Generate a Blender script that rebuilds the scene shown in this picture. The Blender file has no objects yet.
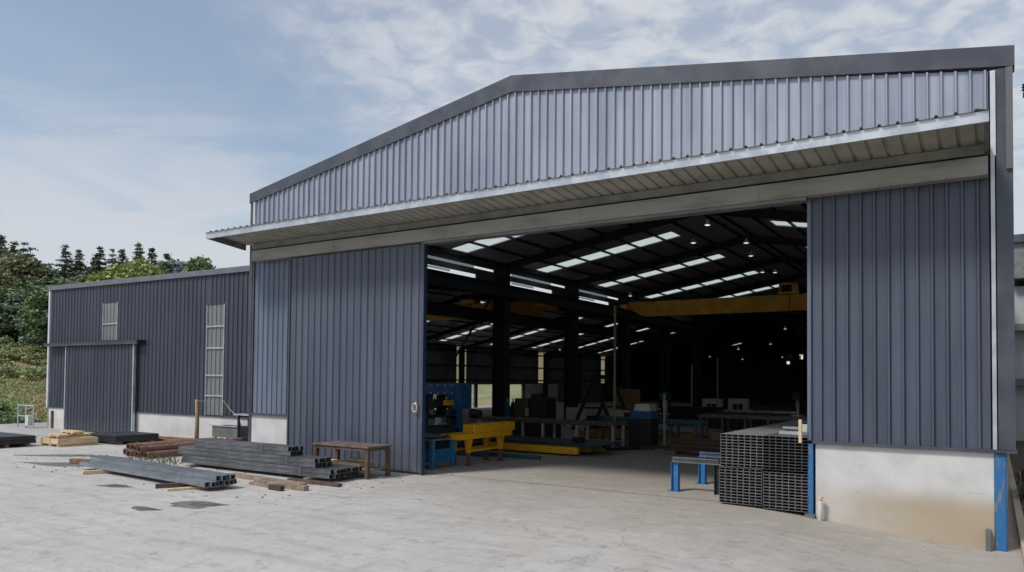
import bpy, bmesh, math, random
from mathutils import Vector, Matrix, noise
rnd = random.Random(7)
C = bpy.context.scene.collection
scene = bpy.context.scene
R = math.radians
# ------------------------------------------------------------------ camera
cd = bpy.data.cameras.new('camera'); cam = bpy.data.objects.new('camera', cd); C.objects.link(cam); scene.camera = cam
yaw, pitch, roll, FPX, CY = 0.57081838, 0.0278556, 0.0094725, 747.57, 358.19
fw = Vector((-math.sin(yaw)*math.cos(pitch), math.cos(yaw)*math.cos(pitch), math.sin(pitch)))
rt = Vector((math.cos(yaw), math.sin(yaw), 0)); up = rt.cross(fw)
r2 = math.cos(roll)*rt + math.sin(roll)*up; u2 = -math.sin(roll)*rt + math.cos(roll)*up
cam.matrix_world = Matrix(((r2.x, u2.x, -fw.x, 0), (r2.y, u2.y, -fw.y, 0), (r2.z, u2.z, -fw.z, 2.275), (0, 0, 0, 1)))
cd.sensor_width = 36; cd.lens = FPX/1024*36; cd.shift_y = (CY-286)/1024; cd.clip_start = .1; cd.clip_end = 2000
# ------------------------------------------------------------------ light
SUN_EL, SUN_AZ = R(50), R(205)          # azimuth: direction the light comes from, clockwise from +Y
sd = bpy.data.lights.new('sun', 'SUN'); sun = bpy.data.objects.new('sun', sd); C.objects.link(sun)
sd.energy = 2.0; sd.angle = R(11); sd.color = (1, .96, .9)
sdir = Vector((math.sin(SUN_AZ)*math.cos(SUN_EL), math.cos(SUN_AZ)*math.cos(SUN_EL), math.sin(SUN_EL)))
sun.rotation_euler = sdir.to_track_quat('Z', 'Y').to_euler()
scene.view_settings.view_transform = 'Standard'; scene.view_settings.look = 'None'
scene.view_settings.exposure = 0.32; scene.view_settings.gamma = 1
W = bpy.data.worlds.new('World'); scene.world = W; W.use_nodes = True
nt = W.node_tree; N = nt.nodes; L = nt.links; N.clear()
def nd(t, nodes=None, **k):
    n = (nodes or N).new(t)
    for a, v in k.items(): setattr(n, a, v)
    return n
wo = nd('ShaderNodeOutputWorld'); bg = nd('ShaderNodeBackground'); sky = nd('ShaderNodeTexSky', sky_type='NISHITA', sun_disc=False)
sky.sun_elevation = SUN_EL; sky.sun_rotation = SUN_AZ; sky.air_density = 1.2; sky.dust_density = 1.0; sky.ozone_density = 1.2
bg.inputs['Strength'].default_value = .1
tc = nd('ShaderNodeTexCoord'); sx = nd('ShaderNodeSeparateXYZ'); L.new(tc.outputs['Generated'], sx.inputs[0])
def mth(op, a, b=None, c=None, nt_=None):
    n = (nt_ or nt).nodes.new('ShaderNodeMath'); n.operation = op
    for i, v in enumerate((a, b, c)):
        if v is None: continue
        if isinstance(v, (int, float)): n.inputs[i].default_value = v
        else: (nt_ or nt).links.new(v, n.inputs[i])
    return n.outputs[0]
zz = mth('ADD', mth('MAXIMUM', sx.outputs[2], 0), .12)
cb = nd('ShaderNodeCombineXYZ'); L.new(mth('DIVIDE', sx.outputs[0], zz), cb.inputs[0]); L.new(mth('DIVIDE', sx.outputs[1], zz), cb.inputs[1])
def wnoise(scale, detail, rough, off, dist=0):
    m = nd('ShaderNodeMapping'); m.inputs['Location'].default_value = off; L.new(cb.outputs[0], m.inputs[0])
    n = nd('ShaderNodeTexNoise'); n.inputs['Scale'].default_value = scale; n.inputs['Detail'].default_value = detail
    n.inputs['Roughness'].default_value = rough; n.inputs['Distortion'].default_value = dist; L.new(m.outputs[0], n.inputs[0]); return n.outputs[0]
def mrange(v, a, b, c=0, d=1, nt_=None):
    t_ = nt_ or nt
    n = t_.nodes.new('ShaderNodeMapRange'); n.interpolation_type = 'SMOOTHSTEP'; t_.links.new(v, n.inputs[0])
    for i, x in zip((1, 2, 3, 4), (a, b, c, d)): n.inputs[i].default_value = x
    return n.outputs[0]
big = wnoise(.45, 3, .5, (1.3, 4.1, 0)); small = wnoise(9, 5, .55, (0, 0, 0), .4); wisp = wnoise(1.4, 8, .6, (7, 2, 0), .8)
# the cloud deck thickens towards the right of the street (north), the left stays clear
side = mth('ADD', mth('MULTIPLY', sx.outputs[0], .80), mth('MULTIPLY', sx.outputs[1], .45))
deck = mth('ADD', mth('ADD', mrange(side, -.55, .1), mth('MULTIPLY', mth('SUBTRACT', big, .5), 1.5)), mth('MULTIPLY', mth('SUBTRACT', wisp, .5), .9))
c1 = mth('MULTIPLY', mrange(deck, .1, .8), mrange(small, .34, .66, .35, 1))
low = mth('MULTIPLY', mrange(sx.outputs[2], .46, .1), mrange(mth('ADD', wisp, mrange(sx.outputs[2], .45, .08, 0, .28)), .44, .78))
hz = mrange(sx.outputs[2], .3, -.02)
cl = mth('MINIMUM', mth('ADD', mth('MULTIPLY', mth('MAXIMUM', c1, low), .8), .2), 1)
cl = mth('MAXIMUM', cl, mth('MULTIPLY', hz, .97))
mx = nd('ShaderNodeMix', data_type='RGBA'); L.new(cl, mx.inputs['Factor']); L.new(sky.outputs[0], mx.inputs['A']); mx.inputs['B'].default_value = (5.0, 5.25, 5.7, 1)
L.new(mx.outputs['Result'], bg.inputs['Color']); L.new(bg.outputs[0], wo.inputs[0])

# ------------------------------------------------------------------ materials
MATS = {}
def mat(name, col, rough=.6, metal=0., col2=None, scale=3., lo=.35, hi=.65, bump=0., bscale=40., detail=5, stretch=(1, 1, 1), spec=.5, coord='Object', island=0., extra=None):
    if name in MATS: return MATS[name]
    m = bpy.data.materials.new(name); m.use_nodes = True; t = m.node_tree; n = t.nodes; l = t.links
    b = n['Principled BSDF']; b.inputs['Roughness'].default_value = rough; b.inputs['Metallic'].default_value = metal
    b.inputs['Specular IOR Level'].default_value = spec; b.inputs['Base Color'].default_value = (*col, 1)
    co = n.new('ShaderNodeTexCoord'); mp = n.new('ShaderNodeMapping'); mp.inputs['Scale'].default_value = stretch; l.new(co.outputs[coord], mp.inputs[0])
    out = None
    if col2:
        ns = n.new('ShaderNodeTexNoise'); ns.inputs['Scale'].default_value = scale; ns.inputs['Detail'].default_value = detail; ns.inputs['Roughness'].default_value = .62; l.new(mp.outputs[0], ns.inputs[0])
        f = mrange(ns.outputs[0], lo, hi, nt_=t); k = n.new('ShaderNodeMix'); k.data_type = 'RGBA'; l.new(f, k.inputs['Factor']); k.inputs['A'].default_value = (*col, 1); k.inputs['B'].default_value = (*col2, 1); out = k.outputs['Result']
        rr = mrange(ns.outputs[0], .2, .8, rough-.08, min(1, rough+.12), nt_=t); l.new(rr, b.inputs['Roughness'])
    if island:
        g = n.new('ShaderNodeNewGeometry'); oi = n.new('ShaderNodeObjectInfo'); hs = n.new('ShaderNodeHueSaturation')
        v = mth('ADD', mth('MULTIPLY', g.outputs['Random Per Island'], island), mth('MULTIPLY', oi.outputs['Random'], island), nt_=t)
        v = mth('ADD', v, 1-island, nt_=t); l.new(v, hs.inputs['Value'])
        if out: l.new(out, hs.inputs['Color'])
        else: hs.inputs['Color'].default_value = (*col, 1)
        out = hs.outputs[0]
    if out: l.new(out, b.inputs['Base Color'])
    if bump:
        nb = n.new('ShaderNodeTexNoise'); nb.inputs['Scale'].default_value = bscale; nb.inputs['Detail'].default_value = 4; l.new(mp.outputs[0], nb.inputs[0])
        bp = n.new('ShaderNodeBump'); bp.inputs['Strength'].default_value = bump; bp.inputs['Distance'].default_value = .02; l.new(nb.outputs[0], bp.inputs['Height']); l.new(bp.outputs[0], b.inputs['Normal'])
    MATS[name] = m; return m
def splash(m, z0, z1, col=(.2, .185, .16), amt=.22):
    t, n, l, b = m.node_tree, m.node_tree.nodes, m.node_tree.links, m.node_tree.nodes['Principled BSDF']
    g = n.new('ShaderNodeNewGeometry'); sp = n.new('ShaderNodeSeparateXYZ'); l.new(g.outputs['Position'], sp.inputs[0])
    q = n.new('ShaderNodeTexNoise'); q.inputs['Scale'].default_value = 2.5; q.inputs['Detail'].default_value = 7; q.inputs['Roughness'].default_value = .7; l.new(g.outputs['Position'], q.inputs[0])
    h = mth('ADD', sp.outputs[2], mth('MULTIPLY', mth('SUBTRACT', q.outputs[0], .5, nt_=t), (z1-z0)*1.5, nt_=t), nt_=t)
    k = n.new('ShaderNodeMix'); k.data_type = 'RGBA'; l.new(mrange(h, z1, z0, 0, amt, nt_=t), k.inputs['Factor']); src = b.inputs['Base Color'].links[0].from_socket; l.new(src, k.inputs['A']); k.inputs['B'].default_value = (*col, 1)
    # sheets came from different coils: each cover width a shade apart, with faint run marks
    mp = n.new('ShaderNodeMapping'); mp.inputs['Scale'].default_value = (7, .01, .12); l.new(g.outputs['Position'], mp.inputs[0])
    q2 = n.new('ShaderNodeTexNoise'); q2.inputs['Scale'].default_value = 1; q2.inputs['Detail'].default_value = 5; q2.inputs['Roughness'].default_value = .6; l.new(mp.outputs[0], q2.inputs[0])
    hs = n.new('ShaderNodeHueSaturation'); l.new(mrange(q2.outputs[0], .3, .7, .86, 1.12, nt_=t), hs.inputs['Value']); l.new(k.outputs['Result'], hs.inputs['Color']); l.new(hs.outputs[0], b.inputs['Base Color'])
def nodes_of(m): return m.node_tree, m.node_tree.nodes, m.node_tree.links, m.node_tree.nodes['Principled BSDF']

navyblue = mat('navy_blue_strip', (.012, .035, .085), .5)
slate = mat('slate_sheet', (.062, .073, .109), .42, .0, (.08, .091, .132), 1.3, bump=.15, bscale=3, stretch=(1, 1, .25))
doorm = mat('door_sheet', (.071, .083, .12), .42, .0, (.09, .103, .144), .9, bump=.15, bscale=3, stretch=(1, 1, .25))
annexm = mat('annex_sheet', (.038, .046, .07), .45, .0, (.048, .057, .084), 1.2, bump=.15, bscale=3, stretch=(1, 1, .25))
bluesheet = mat('blue_grey_sheet', (.115, .145, .2), .4, .0, (.15, .18, .24), 1.2, stretch=(1, 1, .3))
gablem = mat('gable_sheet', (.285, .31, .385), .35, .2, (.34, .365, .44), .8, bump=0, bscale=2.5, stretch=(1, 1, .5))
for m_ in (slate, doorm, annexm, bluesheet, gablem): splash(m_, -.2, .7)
flash = mat('dark_flashing', (.055, .06, .08), .4, .1, (.08, .085, .105), 1.5)
white = mat('white_trim', (.62, .64, .68), .45, 0, (.5, .52, .56), 2)
galv = mat('galvanised_channel', (.42, .45, .5), .35, .5, (.55, .58, .62), 3)
soffit = mat('canopy_sheet', (.43, .41, .37), .5, .1, (.32, .3, .26), 1.3)
header = mat('header_beam', (.3, .29, .265), .55, .1, (.2, .185, .155), 1.2, lo=.45, hi=.75, stretch=(.6, 1, 3))
greych = mat('grey_channel', (.13, .135, .14), .5, .2, (.2, .2, .2), 3)
navy = mat('navy_steel', (.012, .015, .028), .6, 0, (.02, .022, .035), 3)
dark = mat('dark_steel', (.014, .014, .016), .55, .2, (.03, .028, .026), 4)
roofm = mat('roof_underside', (.42, .43, .44), .5, .2, (.32, .33, .34), 1)
intwall = mat('inner_sheet', (.16, .17, .18), .6, 0, (.11, .12, .13), 1.5)
cranem = mat('crane_paint', (.75, .38, .025), .5, 0, (.58, .28, .025), 2, bump=.1)
yellow = mat('yellow_paint', (.68, .36, .01), .45, 0, (.5, .22, .015), 5, lo=.5, hi=.75)
bluep = mat('blue_paint', (.014, .12, .3), .45, 0, (.012, .07, .18), 3, lo=.45, hi=.7)
bluepost = mat('worn_blue_paint', (.025, .14, .34), .5, 0, (.16, .19, .22), 3.5, lo=.52, hi=.66, stretch=(3, 3, .8))
teal = mat('teal_paint', (.02, .11, .13), .5, 0, (.015, .06, .08), 4)
rust = mat('rust', (.27, .15, .11), .85, 0, (.15, .09, .07), 7, bump=.3, bscale=60)
rustbar = mat('rusty_steel', (.15, .085, .055), .8, .1, (.08, .06, .05), 5, bump=.3)
tubem = mat('grey_tube', (.055, .058, .064), .4, .45, (.12, .125, .135), 2.5, island=.35, stretch=(.6, 4, 4))
tubel = mat('galvanised_tube', (.17, .185, .2), .38, .5, (.1, .11, .125), 2.5, island=.25, stretch=(.6, 4, 4))
tubed = mat('dark_tube', (.07, .07, .075), .5, .4, (.13, .13, .135), 5, island=.5)
tubeb = mat('bright_tube', (.2, .2, .21), .45, .3, (.2, .2, .2), 5, island=.6)
timber = mat('pine_timber', (.42, .33, .21), .8, 0, (.3, .22, .13), 4, stretch=(1, 6, 6), island=.25, bump=.2)
oldwood = mat('weathered_timber', (.2, .15, .11), .9, 0, (.11, .085, .07), 6, bump=.3, island=.25)
wood = mat('bleached_pole', (.36, .27, .17), .85, 0, (.22, .16, .1), 6, stretch=(4, 4, .7))
bark = mat('bark', (.07, .055, .042), .9, 0, (.04, .032, .026), 8)
barkp = mat('pale_bark', (.16, .13, .1), .9, 0, (.08, .07, .055), 8)
black = mat('black_rubber', (.012, .012, .013), .8)
whitem = mat('white_panel', (.6, .62, .6), .6, 0, (.5, .52, .5), 2)
rope = mat('white_rope', (.6, .58, .52), .9)
clothm = mat('grey_cloth', (.16, .16, .15), .9, 0, (.1, .1, .1), 5)
soil = mat('soil', (.05, .036, .022), .95, 0, (.085, .06, .036), 2.5, bump=.6, bscale=15)
glassm = mat('dark_glass', (.02, .03, .04), .12, 0)
# concrete plinth with brown splash stains of its own
plinth = mat('plinth_concrete', (.62, .62, .61), .8, 0, (.53, .53, .52), 1.6, bump=.12, bscale=18)
t, n, l, b = nodes_of(plinth)
geo = n.new('ShaderNodeNewGeometry'); sp = n.new('ShaderNodeSeparateXYZ'); l.new(geo.outputs['Position'], sp.inputs[0])
ns = n.new('ShaderNodeTexNoise'); ns.inputs['Scale'].default_value = 1.1; ns.inputs['Detail'].default_value = 7; ns.inputs['Roughness'].default_value = .65; l.new(geo.outputs['Position'], ns.inputs[0])
hgt = mth('ADD', sp.outputs[2], mth('MULTIPLY', mth('SUBTRACT', ns.outputs[0], .5), -1.3, nt_=t), nt_=t)
stn = mth('MULTIPLY', mrange(hgt, .02, -.42, nt_=t), mrange(sp.outputs[0], -3.4, -.6, .15, .8, nt_=t), nt_=t)
km = n.new('ShaderNodeMix'); km.data_type = 'RGBA'; l.new(stn, km.inputs['Factor']); l.new(b.inputs['Base Color'].links[0].from_socket, km.inputs['A']); km.inputs['B'].default_value = (.37, .28, .165, 1)
ns2 = n.new('ShaderNodeTexNoise'); ns2.inputs['Scale'].default_value = 2.3; ns2.inputs['Detail'].default_value = 6; mp = n.new('ShaderNodeMapping'); mp.inputs['Scale'].default_value = (1, 1, 6); mp.inputs['Location'].default_value = (3, 1, 7); l.new(geo.outputs['Position'], mp.inputs[0]); l.new(mp.outputs[0], ns2.inputs[0])
k3 = n.new('ShaderNodeMix'); k3.data_type = 'RGBA'; l.new(mrange(ns2.outputs[0], .66, .74, 0, .45, nt_=t), k3.inputs['Factor']); l.new(km.outputs['Result'], k3.inputs['A']); k3.inputs['B'].default_value = (.25, .25, .25, 1)
l.new(k3.outputs['Result'], b.inputs['Base Color'])
# yard concrete: mottles, dusty patches, tyre swirls, joints
def concrete(name, ca, cb_, dusty, dirt):
    m = bpy.data.materials.new(name); m.use_nodes = True; t, n, l, b = nodes_of(m)
    g = n.new('ShaderNodeNewGeometry'); pos = g.outputs['Position']
    def ns_(scale, det, ro, dist=0, sc=(1, 1, 1), rot=0, loc=(0, 0, 0)):
        mp = n.new('ShaderNodeMapping'); mp.inputs['Scale'].default_value = sc; mp.inputs['Rotation'].default_value = (0, 0, rot); mp.inputs['Location'].default_value = loc; l.new(pos, mp.inputs[0])
        q = n.new('ShaderNodeTexNoise'); q.inputs['Scale'].default_value = scale; q.inputs['Detail'].default_value = det; q.inputs['Roughness'].default_value = ro; q.inputs['Distortion'].default_value = dist; l.new(mp.outputs[0], q.inputs[0]); return q.outputs[0]
    def mix(f, a, c):
        k = n.new('ShaderNodeMix'); k.data_type = 'RGBA'; l.new(f, k.inputs['Factor'])
        if isinstance(a, tuple): k.inputs['A'].default_value = (*a, 1)
        else: l.new(a, k.inputs['A'])
        if isinstance(c, tuple): k.inputs['B'].default_value = (*c, 1)
        else: l.new(c, k.inputs['B'])
        return k.outputs['Result']
    col = mix(mrange(ns_(.35, 7, .6), .3, .7, nt_=t), ca, cb_)
    col = mix(mrange(ns_(.8, 8, .7, 1.2, (1, .35, 1), .5), .5, .75, 0, .5, nt_=t), col, dusty)
    # long streaks swept by turning lorries
    s1 = ns_(1.3, 7, .66, .7, (.22, 1.7, 1), .25); col = mix(mrange(s1, .48, .7, 0, .45, nt_=t), col, dirt)
    s2 = ns_(1.7, 7, .66, .8, (1.2, .25, 1), -.7, (5, 3, 0)); col = mix(mrange(s2, .5, .7, 0, .35, nt_=t), col, dirt)
    col = mix(mrange(ns_(9, 6, .75), .52, .7, 0, .5, nt_=t), col, dirt)
    col = mix(mrange(ns_(60, 3, .6), .3, .75, 0, .3, nt_=t), col, dusty)
    col = mix(mrange(ns_(1.1, 5, .6, .6, (1, 1, 1), 0, (9, 4, 0)), .67, .74, 0, .5, nt_=t), col, tuple(x*.55 for x in dirt))
    vor = n.new('ShaderNodeTexVoronoi'); vor.feature = 'DISTANCE_TO_EDGE'; vor.inputs['Scale'].default_value = .16
    mpv = n.new('ShaderNodeMapping'); l.new(pos, mpv.inputs[0]); va = n.new('ShaderNodeVectorMath'); va.operation = 'ADD'; l.new(mpv.outputs[0], va.inputs[0])
    dn = n.new('ShaderNodeTexNoise'); dn.inputs['Scale'].default_value = 1.4; dn.inputs['Detail'].default_value = 5; l.new(pos, dn.inputs[0])
    vs = n.new('ShaderNodeVectorMath'); vs.operation = 'SCALE'; vs.inputs['Scale'].default_value = 1.2; l.new(dn.outputs['Color'], vs.inputs[0]); l.new(vs.outputs[0], va.inputs[1]); l.new(va.outputs[0], vor.inputs[0])
    col = mix(mrange(vor.outputs['Distance'], .0035, .001, 0, .45, nt_=t), col, tuple(x*.6 for x in dirt))
    spx = n.new('ShaderNodeSeparateXYZ'); l.new(pos, spx.inputs[0])
    wob = mth('MULTIPLY', mth('SUBTRACT', ns_(.5, 7, .65, .5, (1, 1, 1), 0, (2, 8, 0)), .5, nt_=t), 9, nt_=t)
    dd = mth('ADD', mth('ADD', spx.outputs[1], mth('MULTIPLY', spx.outputs[0], .35, nt_=t), nt_=t), wob, nt_=t)
    # earth tracked in and out of the doorway
    dm = mth('MULTIPLY', mrange(dd, 4.5, 12.5, nt_=t), mrange(mth('ADD', spx.outputs[0], mth('MULTIPLY', wob, .4, nt_=t), nt_=t), -14, -7, .1, 1, nt_=t), nt_=t)
    col = mix(mth('MULTIPLY', dm, .62, nt_=t), col, (.30, .255, .205))
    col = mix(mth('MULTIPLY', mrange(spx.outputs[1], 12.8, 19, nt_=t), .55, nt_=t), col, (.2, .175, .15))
    sc1 = ns_(3.2, 8, .74, .5, (.5, 1.5, 1), .3); col = mix(mrange(sc1, .5, .68, 0, .35, nt_=t), col, tuple(x*.9 for x in dirt))
    sc2 = ns_(2.6, 8, .74, .6, (.6, 1.3, 1), -.9, (3, 3, 3)); col = mix(mrange(sc2, .52, .7, 0, .4, nt_=t), col, dusty)
    sp3 = ns_(2.4, 8, .8, .2); col = mix(mrange(sp3, .53, .63, 0, .45, nt_=t), col, tuple(x*.8 for x in dirt))
    l.new(col, b.inputs['Base Color']); b.inputs['Roughness'].default_value = .82
    bp = n.new('ShaderNodeBump'); bp.inputs['Strength'].default_value = .25; bp.inputs['Distance'].default_value = .02; l.new(ns_(14, 6, .7), bp.inputs['Height']); l.new(bp.outputs[0], b.inputs['Normal'])
    return m
yardm = concrete('yard_concrete', (.435, .42, .40), (.515, .50, .475), (.575, .56, .53), (.27, .255, .235))
floorm = concrete('workshop_concrete', (.36, .34, .31), (.42, .4, .37), (.44, .42, .385), (.22, .205, .185))
# translucent sheet (roof lights, windows in the cladding)
def translucent(name, col, ridge=False, mixf=.75):
    m = bpy.data.materials.new(name); m.use_nodes = True; t, n, l, b = nodes_of(m)
    tr = n.new('ShaderNodeBsdfTranslucent'); tr.inputs[0].default_value = (*col, 1); b.inputs['Base Color'].default_value = (*[c*.7 for c in col], 1); b.inputs['Roughness'].default_value = .35
    ns = n.new('ShaderNodeTexNoise'); ns.inputs['Scale'].default_value = 3; ns.inputs['Detail'].default_value = 5; co = n.new('ShaderNodeTexCoord'); l.new(co.outputs['Object'], ns.inputs[0])
    k = n.new('ShaderNodeMix'); k.data_type = 'RGBA'; l.new(ns.outputs[0], k.inputs['Factor']); k.inputs['A'].default_value = (*[c*.7 for c in col], 1); k.inputs['B'].default_value = (*col, 1); l.new(k.outputs['Result'], tr.inputs[0])
    ms = n.new('ShaderNodeMixShader'); ms.inputs[0].default_value = mixf; l.new(b.outputs[0], ms.inputs[1]); l.new(tr.outputs[0], ms.inputs[2]); l.new(ms.outputs[0], n['Material Output'].inputs[0]); return m
skylm = translucent('rooflight_sheet', (.68, .74, .7))
winm = translucent('wall_light_sheet', (.36, .38, .38), mixf=.25)
innergrey = translucent('frosted_strip', (.45, .47, .48))
innerlight = translucent('tan_light_sheet', (.6, .5, .33))
def leafmat(name, a, c, tr=.25):
    m = mat(name, a, .75, 0, c, .35, island=.35, spec=.2)
    return m
leafD = leafmat('dark_conifer_leaf', (.08, .11, .075), (.115, .15, .1))
leafM = leafmat('mid_green_leaf', (.095, .135, .065), (.14, .175, .085))
leafO = leafmat('olive_leaf', (.16, .16, .09), (.12, .135, .075))
leafY = leafmat('yellow_green_leaf', (.22, .24, .09), (.16, .19, .075))
leafHaze = leafmat('hazed_leaf', (.12, .155, .15), (.15, .185, .18))  # far trees: distance haze put into a paler, bluer leaf colour
bushm = leafmat('shrub_leaf', (.17, .205, .09), (.23, .245, .13))
grassm = mat('slope_grass', (.3, .235, .145), .95, 0, (.17, .205, .085), .16, lo=.36, hi=.56, bump=.5, bscale=4, detail=8)
bladem = mat('grass_blade', (.33, .26, .155), .9, 0, (.17, .22, .08), .16, lo=.38, hi=.56, island=.3)

# ------------------------------------------------------------------ mesh helpers
ORIG = {}
class MB:
    def __init__(s): s.v = []; s.f = []
    def add(s, vs, fs):
        o = len(s.v); s.v += [tuple(p) for p in vs]; s.f += [tuple(o+i for i in q) for q in fs]; return s
    def box(s, x0, x1, y0, y1, z0, z1):
        return s.add([(x, y, z) for z in (z0, z1) for x, y in ((x0, y0), (x1, y0), (x1, y1), (x0, y1))], [(3, 2, 1, 0), (4, 5, 6, 7), (0, 1, 5, 4), (1, 2, 6, 5), (2, 3, 7, 6), (3, 0, 4, 7)])
    def cbox(s, c, d): return s.box(c[0]-d[0]/2, c[0]+d[0]/2, c[1]-d[1]/2, c[1]+d[1]/2, c[2]-d[2]/2, c[2]+d[2]/2)
    def frame(s, a, b_, up_=(0, 0, 1)):
        a = Vector(a); b_ = Vector(b_); d = (b_-a).normalized(); u = Vector(up_)
        if abs(d.dot(u)) > .98: u = Vector((0, 1, 0))
        r = d.cross(u).normalized(); return a, b_, r, r.cross(d).normalized()
    def beam(s, a, b_, w, h, up_=(0, 0, 1)):
        a, b_, r, u = s.frame(a, b_, up_); vs = []
        for p in (a, b_): vs += [p+r*(w/2*i)+u*(h/2*j) for i, j in ((-1, -1), (1, -1), (1, 1), (-1, 1))]
        return s.add(vs, [(0, 1, 2, 3), (7, 6, 5, 4), (4, 5, 1, 0), (5, 6, 2, 1), (6, 7, 3, 2), (7, 4, 0, 3)])
    def ibeam(s, a, b_, w, h, tf=.03, tw=.025, up_=(0, 0, 1)):
        a, b_, r, u = s.frame(a, b_, up_)
        s.beam(a+u*(h/2-tf/2), b_+u*(h/2-tf/2), w, tf, up_); s.beam(a-u*(h/2-tf/2), b_-u*(h/2-tf/2), w, tf, up_); s.beam(a, b_, tw, h-2*tf, up_); return s
    def hollow(s, a, b_, w, h, th=.006, up_=(0, 0, 1)):
        a, b_, r, u = s.frame(a, b_, up_); vs = []
        for p in (a, b_):
            for q in (0, th): vs += [p+r*((w/2-q)*i)+u*((h/2-q)*j) for i, j in ((-1, -1), (1, -1), (1, 1), (-1, 1))]
        fs = []
        for k in range(4):
            m = (k+1) % 4
            fs += [(k, m, 8+m, 8+k), (4+m, 4+k, 12+k, 12+m), (m, k, 4+k, 4+m), (8+k, 8+m, 12+m, 12+k)]
        return s.add(vs, fs)
    def tube(s, pts, r, n=8, cap=True, r1=None):
        pts = [Vector(p) for p in pts]; rings = []
        for i, p in enumerate(pts):
            d = (pts[min(i+1, len(pts)-1)]-pts[max(i-1, 0)]).normalized(); u = Vector((0, 0, 1)) if abs(d.z) < .9 else Vector((0, 1, 0))
            x = d.cross(u).normalized(); y = x.cross(d); rr = r if r1 is None else r+(r1-r)*i/(len(pts)-1)
            rings.append([p+x*(rr*math.cos(2*math.pi*k/n))+y*(rr*math.sin(2*math.pi*k/n)) for k in range(n)])
        fs = [(i*n+k, i*n+(k+1) % n, (i+1)*n+(k+1) % n, (i+1)*n+k) for i in range(len(pts)-1) for k in range(n)]
        if cap: fs += [tuple(range(n-1, -1, -1)), tuple((len(pts)-1)*n+k for k in range(n))]
        return s.add([q for g in rings for q in g], fs)
    def pipe(s, a, b_, r, th, n=16):
        a, b_, x, y = s.frame(a, b_); vs = []
        for p in (a, b_):
            for q in (r, r-th): vs += [p+x*(q*math.cos(2*math.pi*k/n))+y*(q*math.sin(2*math.pi*k/n)) for k in range(n)]
        fs = []
        for k in range(n):
            m = (k+1) % n
            fs += [(k, m, 2*n+m, 2*n+k), (n+m, n+k, 3*n+k, 3*n+m), (m, k, n+k, n+m), (2*n+k, 2*n+m, 3*n+m, 3*n+k)]
        return s.add(vs, fs)
    def extr(s, poly, y0, y1):      # polygon in XZ extruded along Y
        n_ = len(poly); vs = [(x, y0, z) for x, z in poly]+[(x, y1, z) for x, z in poly]
        return s.add(vs, [tuple(range(n_)), tuple(range(2*n_-1, n_-1, -1))]+[(k, n_+k, n_+(k+1) % n_, (k+1) % n_) for k in range(n_)])
    def extrx(s, poly, x0, x1):     # polygon in YZ extruded along X
        n_ = len(poly); vs = [(x0, y, z) for y, z in poly]+[(x1, y, z) for y, z in poly]
        return s.add(vs, [tuple(range(n_)), tuple(range(2*n_-1, n_-1, -1))]+[(k, n_+k, n_+(k+1) % n_, (k+1) % n_) for k in range(n_)])
    def lathe(s, prof, c, n=16):
        vs = [(c[0]+r*math.cos(2*math.pi*k/n), c[1]+r*math.sin(2*math.pi*k/n), c[2]+z) for r, z in prof for k in range(n)]
        return s.add(vs, [(i*n+k, i*n+(k+1) % n, (i+1)*n+(k+1) % n, (i+1)*n+k) for i in range(len(prof)-1) for k in range(n)])
    def ribbed(s, x0, x1, zb, zt, y, pitch=.2, rw=.03, rh=.03, brk=()):   # profiled sheet facing -Y
        xs = []; k = 0; x = x0
        while x < x1-1e-6:
            for dx, dy in ((0, 0), (pitch-rw*2.2, 0), (pitch-rw*1.6, -rh), (pitch-rw*.6, -rh)):
                if x+dx < x1: xs.append((x+dx, y+dy))
            x += pitch
        xs.append((x1, y))
        for bx in brk: xs.append((bx, y))
        xs.sort(); f = zt if callable(zt) else (lambda q: zt); g = zb if callable(zb) else (lambda q: zb)
        vs = []
        for X, Y in xs: vs += [(X, Y, g(X)), (X, Y, f(X))]
        return s.add(vs, [(2*i, 2*i+2, 2*i+3, 2*i+1) for i in range(len(xs)-1)])
    def build(s, name, m, parent=None, smooth=False, bevel=0, world=True):
        me = bpy.data.meshes.new(name); o0 = ORIG.get(parent.name, Vector()) if (parent and world) else Vector()
        me.from_pydata([(p[0]-o0.x, p[1]-o0.y, p[2]-o0.z) for p in s.v], [], s.f); me.materials.append(m)
        if smooth: me.polygons.foreach_set('use_smooth', [True]*len(me.polygons))
        me.update(); o = bpy.data.objects.new(name, me); C.objects.link(o)
        if parent: o.parent = parent; ORIG[o.name] = o0
        if bevel:
            bv = o.modifiers.new('bevel', 'BEVEL'); bv.width = bevel; bv.segments = 2; bv.limit_method = 'ANGLE'
        return o
def tag(o, label=None, cat=None, group=None, kind=None):
    for k, v in (('label', label), ('category', cat), ('group', group), ('kind', kind)):
        if v: o[k] = v
    return o
def thing(name, label, cat, loc=(0, 0, 0), rz=0, group=None, local=False):
    o = bpy.data.objects.new(name, None); C.objects.link(o); o.location = loc; o.rotation_euler = (0, 0, rz); o.empty_display_size = .2
    ORIG[o.name] = Vector() if local else Vector(loc)
    return tag(o, label, cat, group)
def copy_tree(o, loc, rz=None, label=None):
    def cp(q, par):
        c = q.copy(); C.objects.link(c)
        if par: c.parent = par
        for ch in q.children: cp(ch, c)
        return c
    c = cp(o, None); c.location = loc
    if rz is not None: c.rotation_euler = (0, 0, rz)
    if label: c['label'] = label
    return c
def center(mb, c):     # shift a world-built mesh builder
    mb.v = [(x-c[0], y-c[1], z-c[2]) for x, y, z in mb.v]; return mb
def sstep(a, b_, x):
    t_ = max(0, min(1, (x-a)/(b_-a))); return t_*t_*(3-2*t_)

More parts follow.
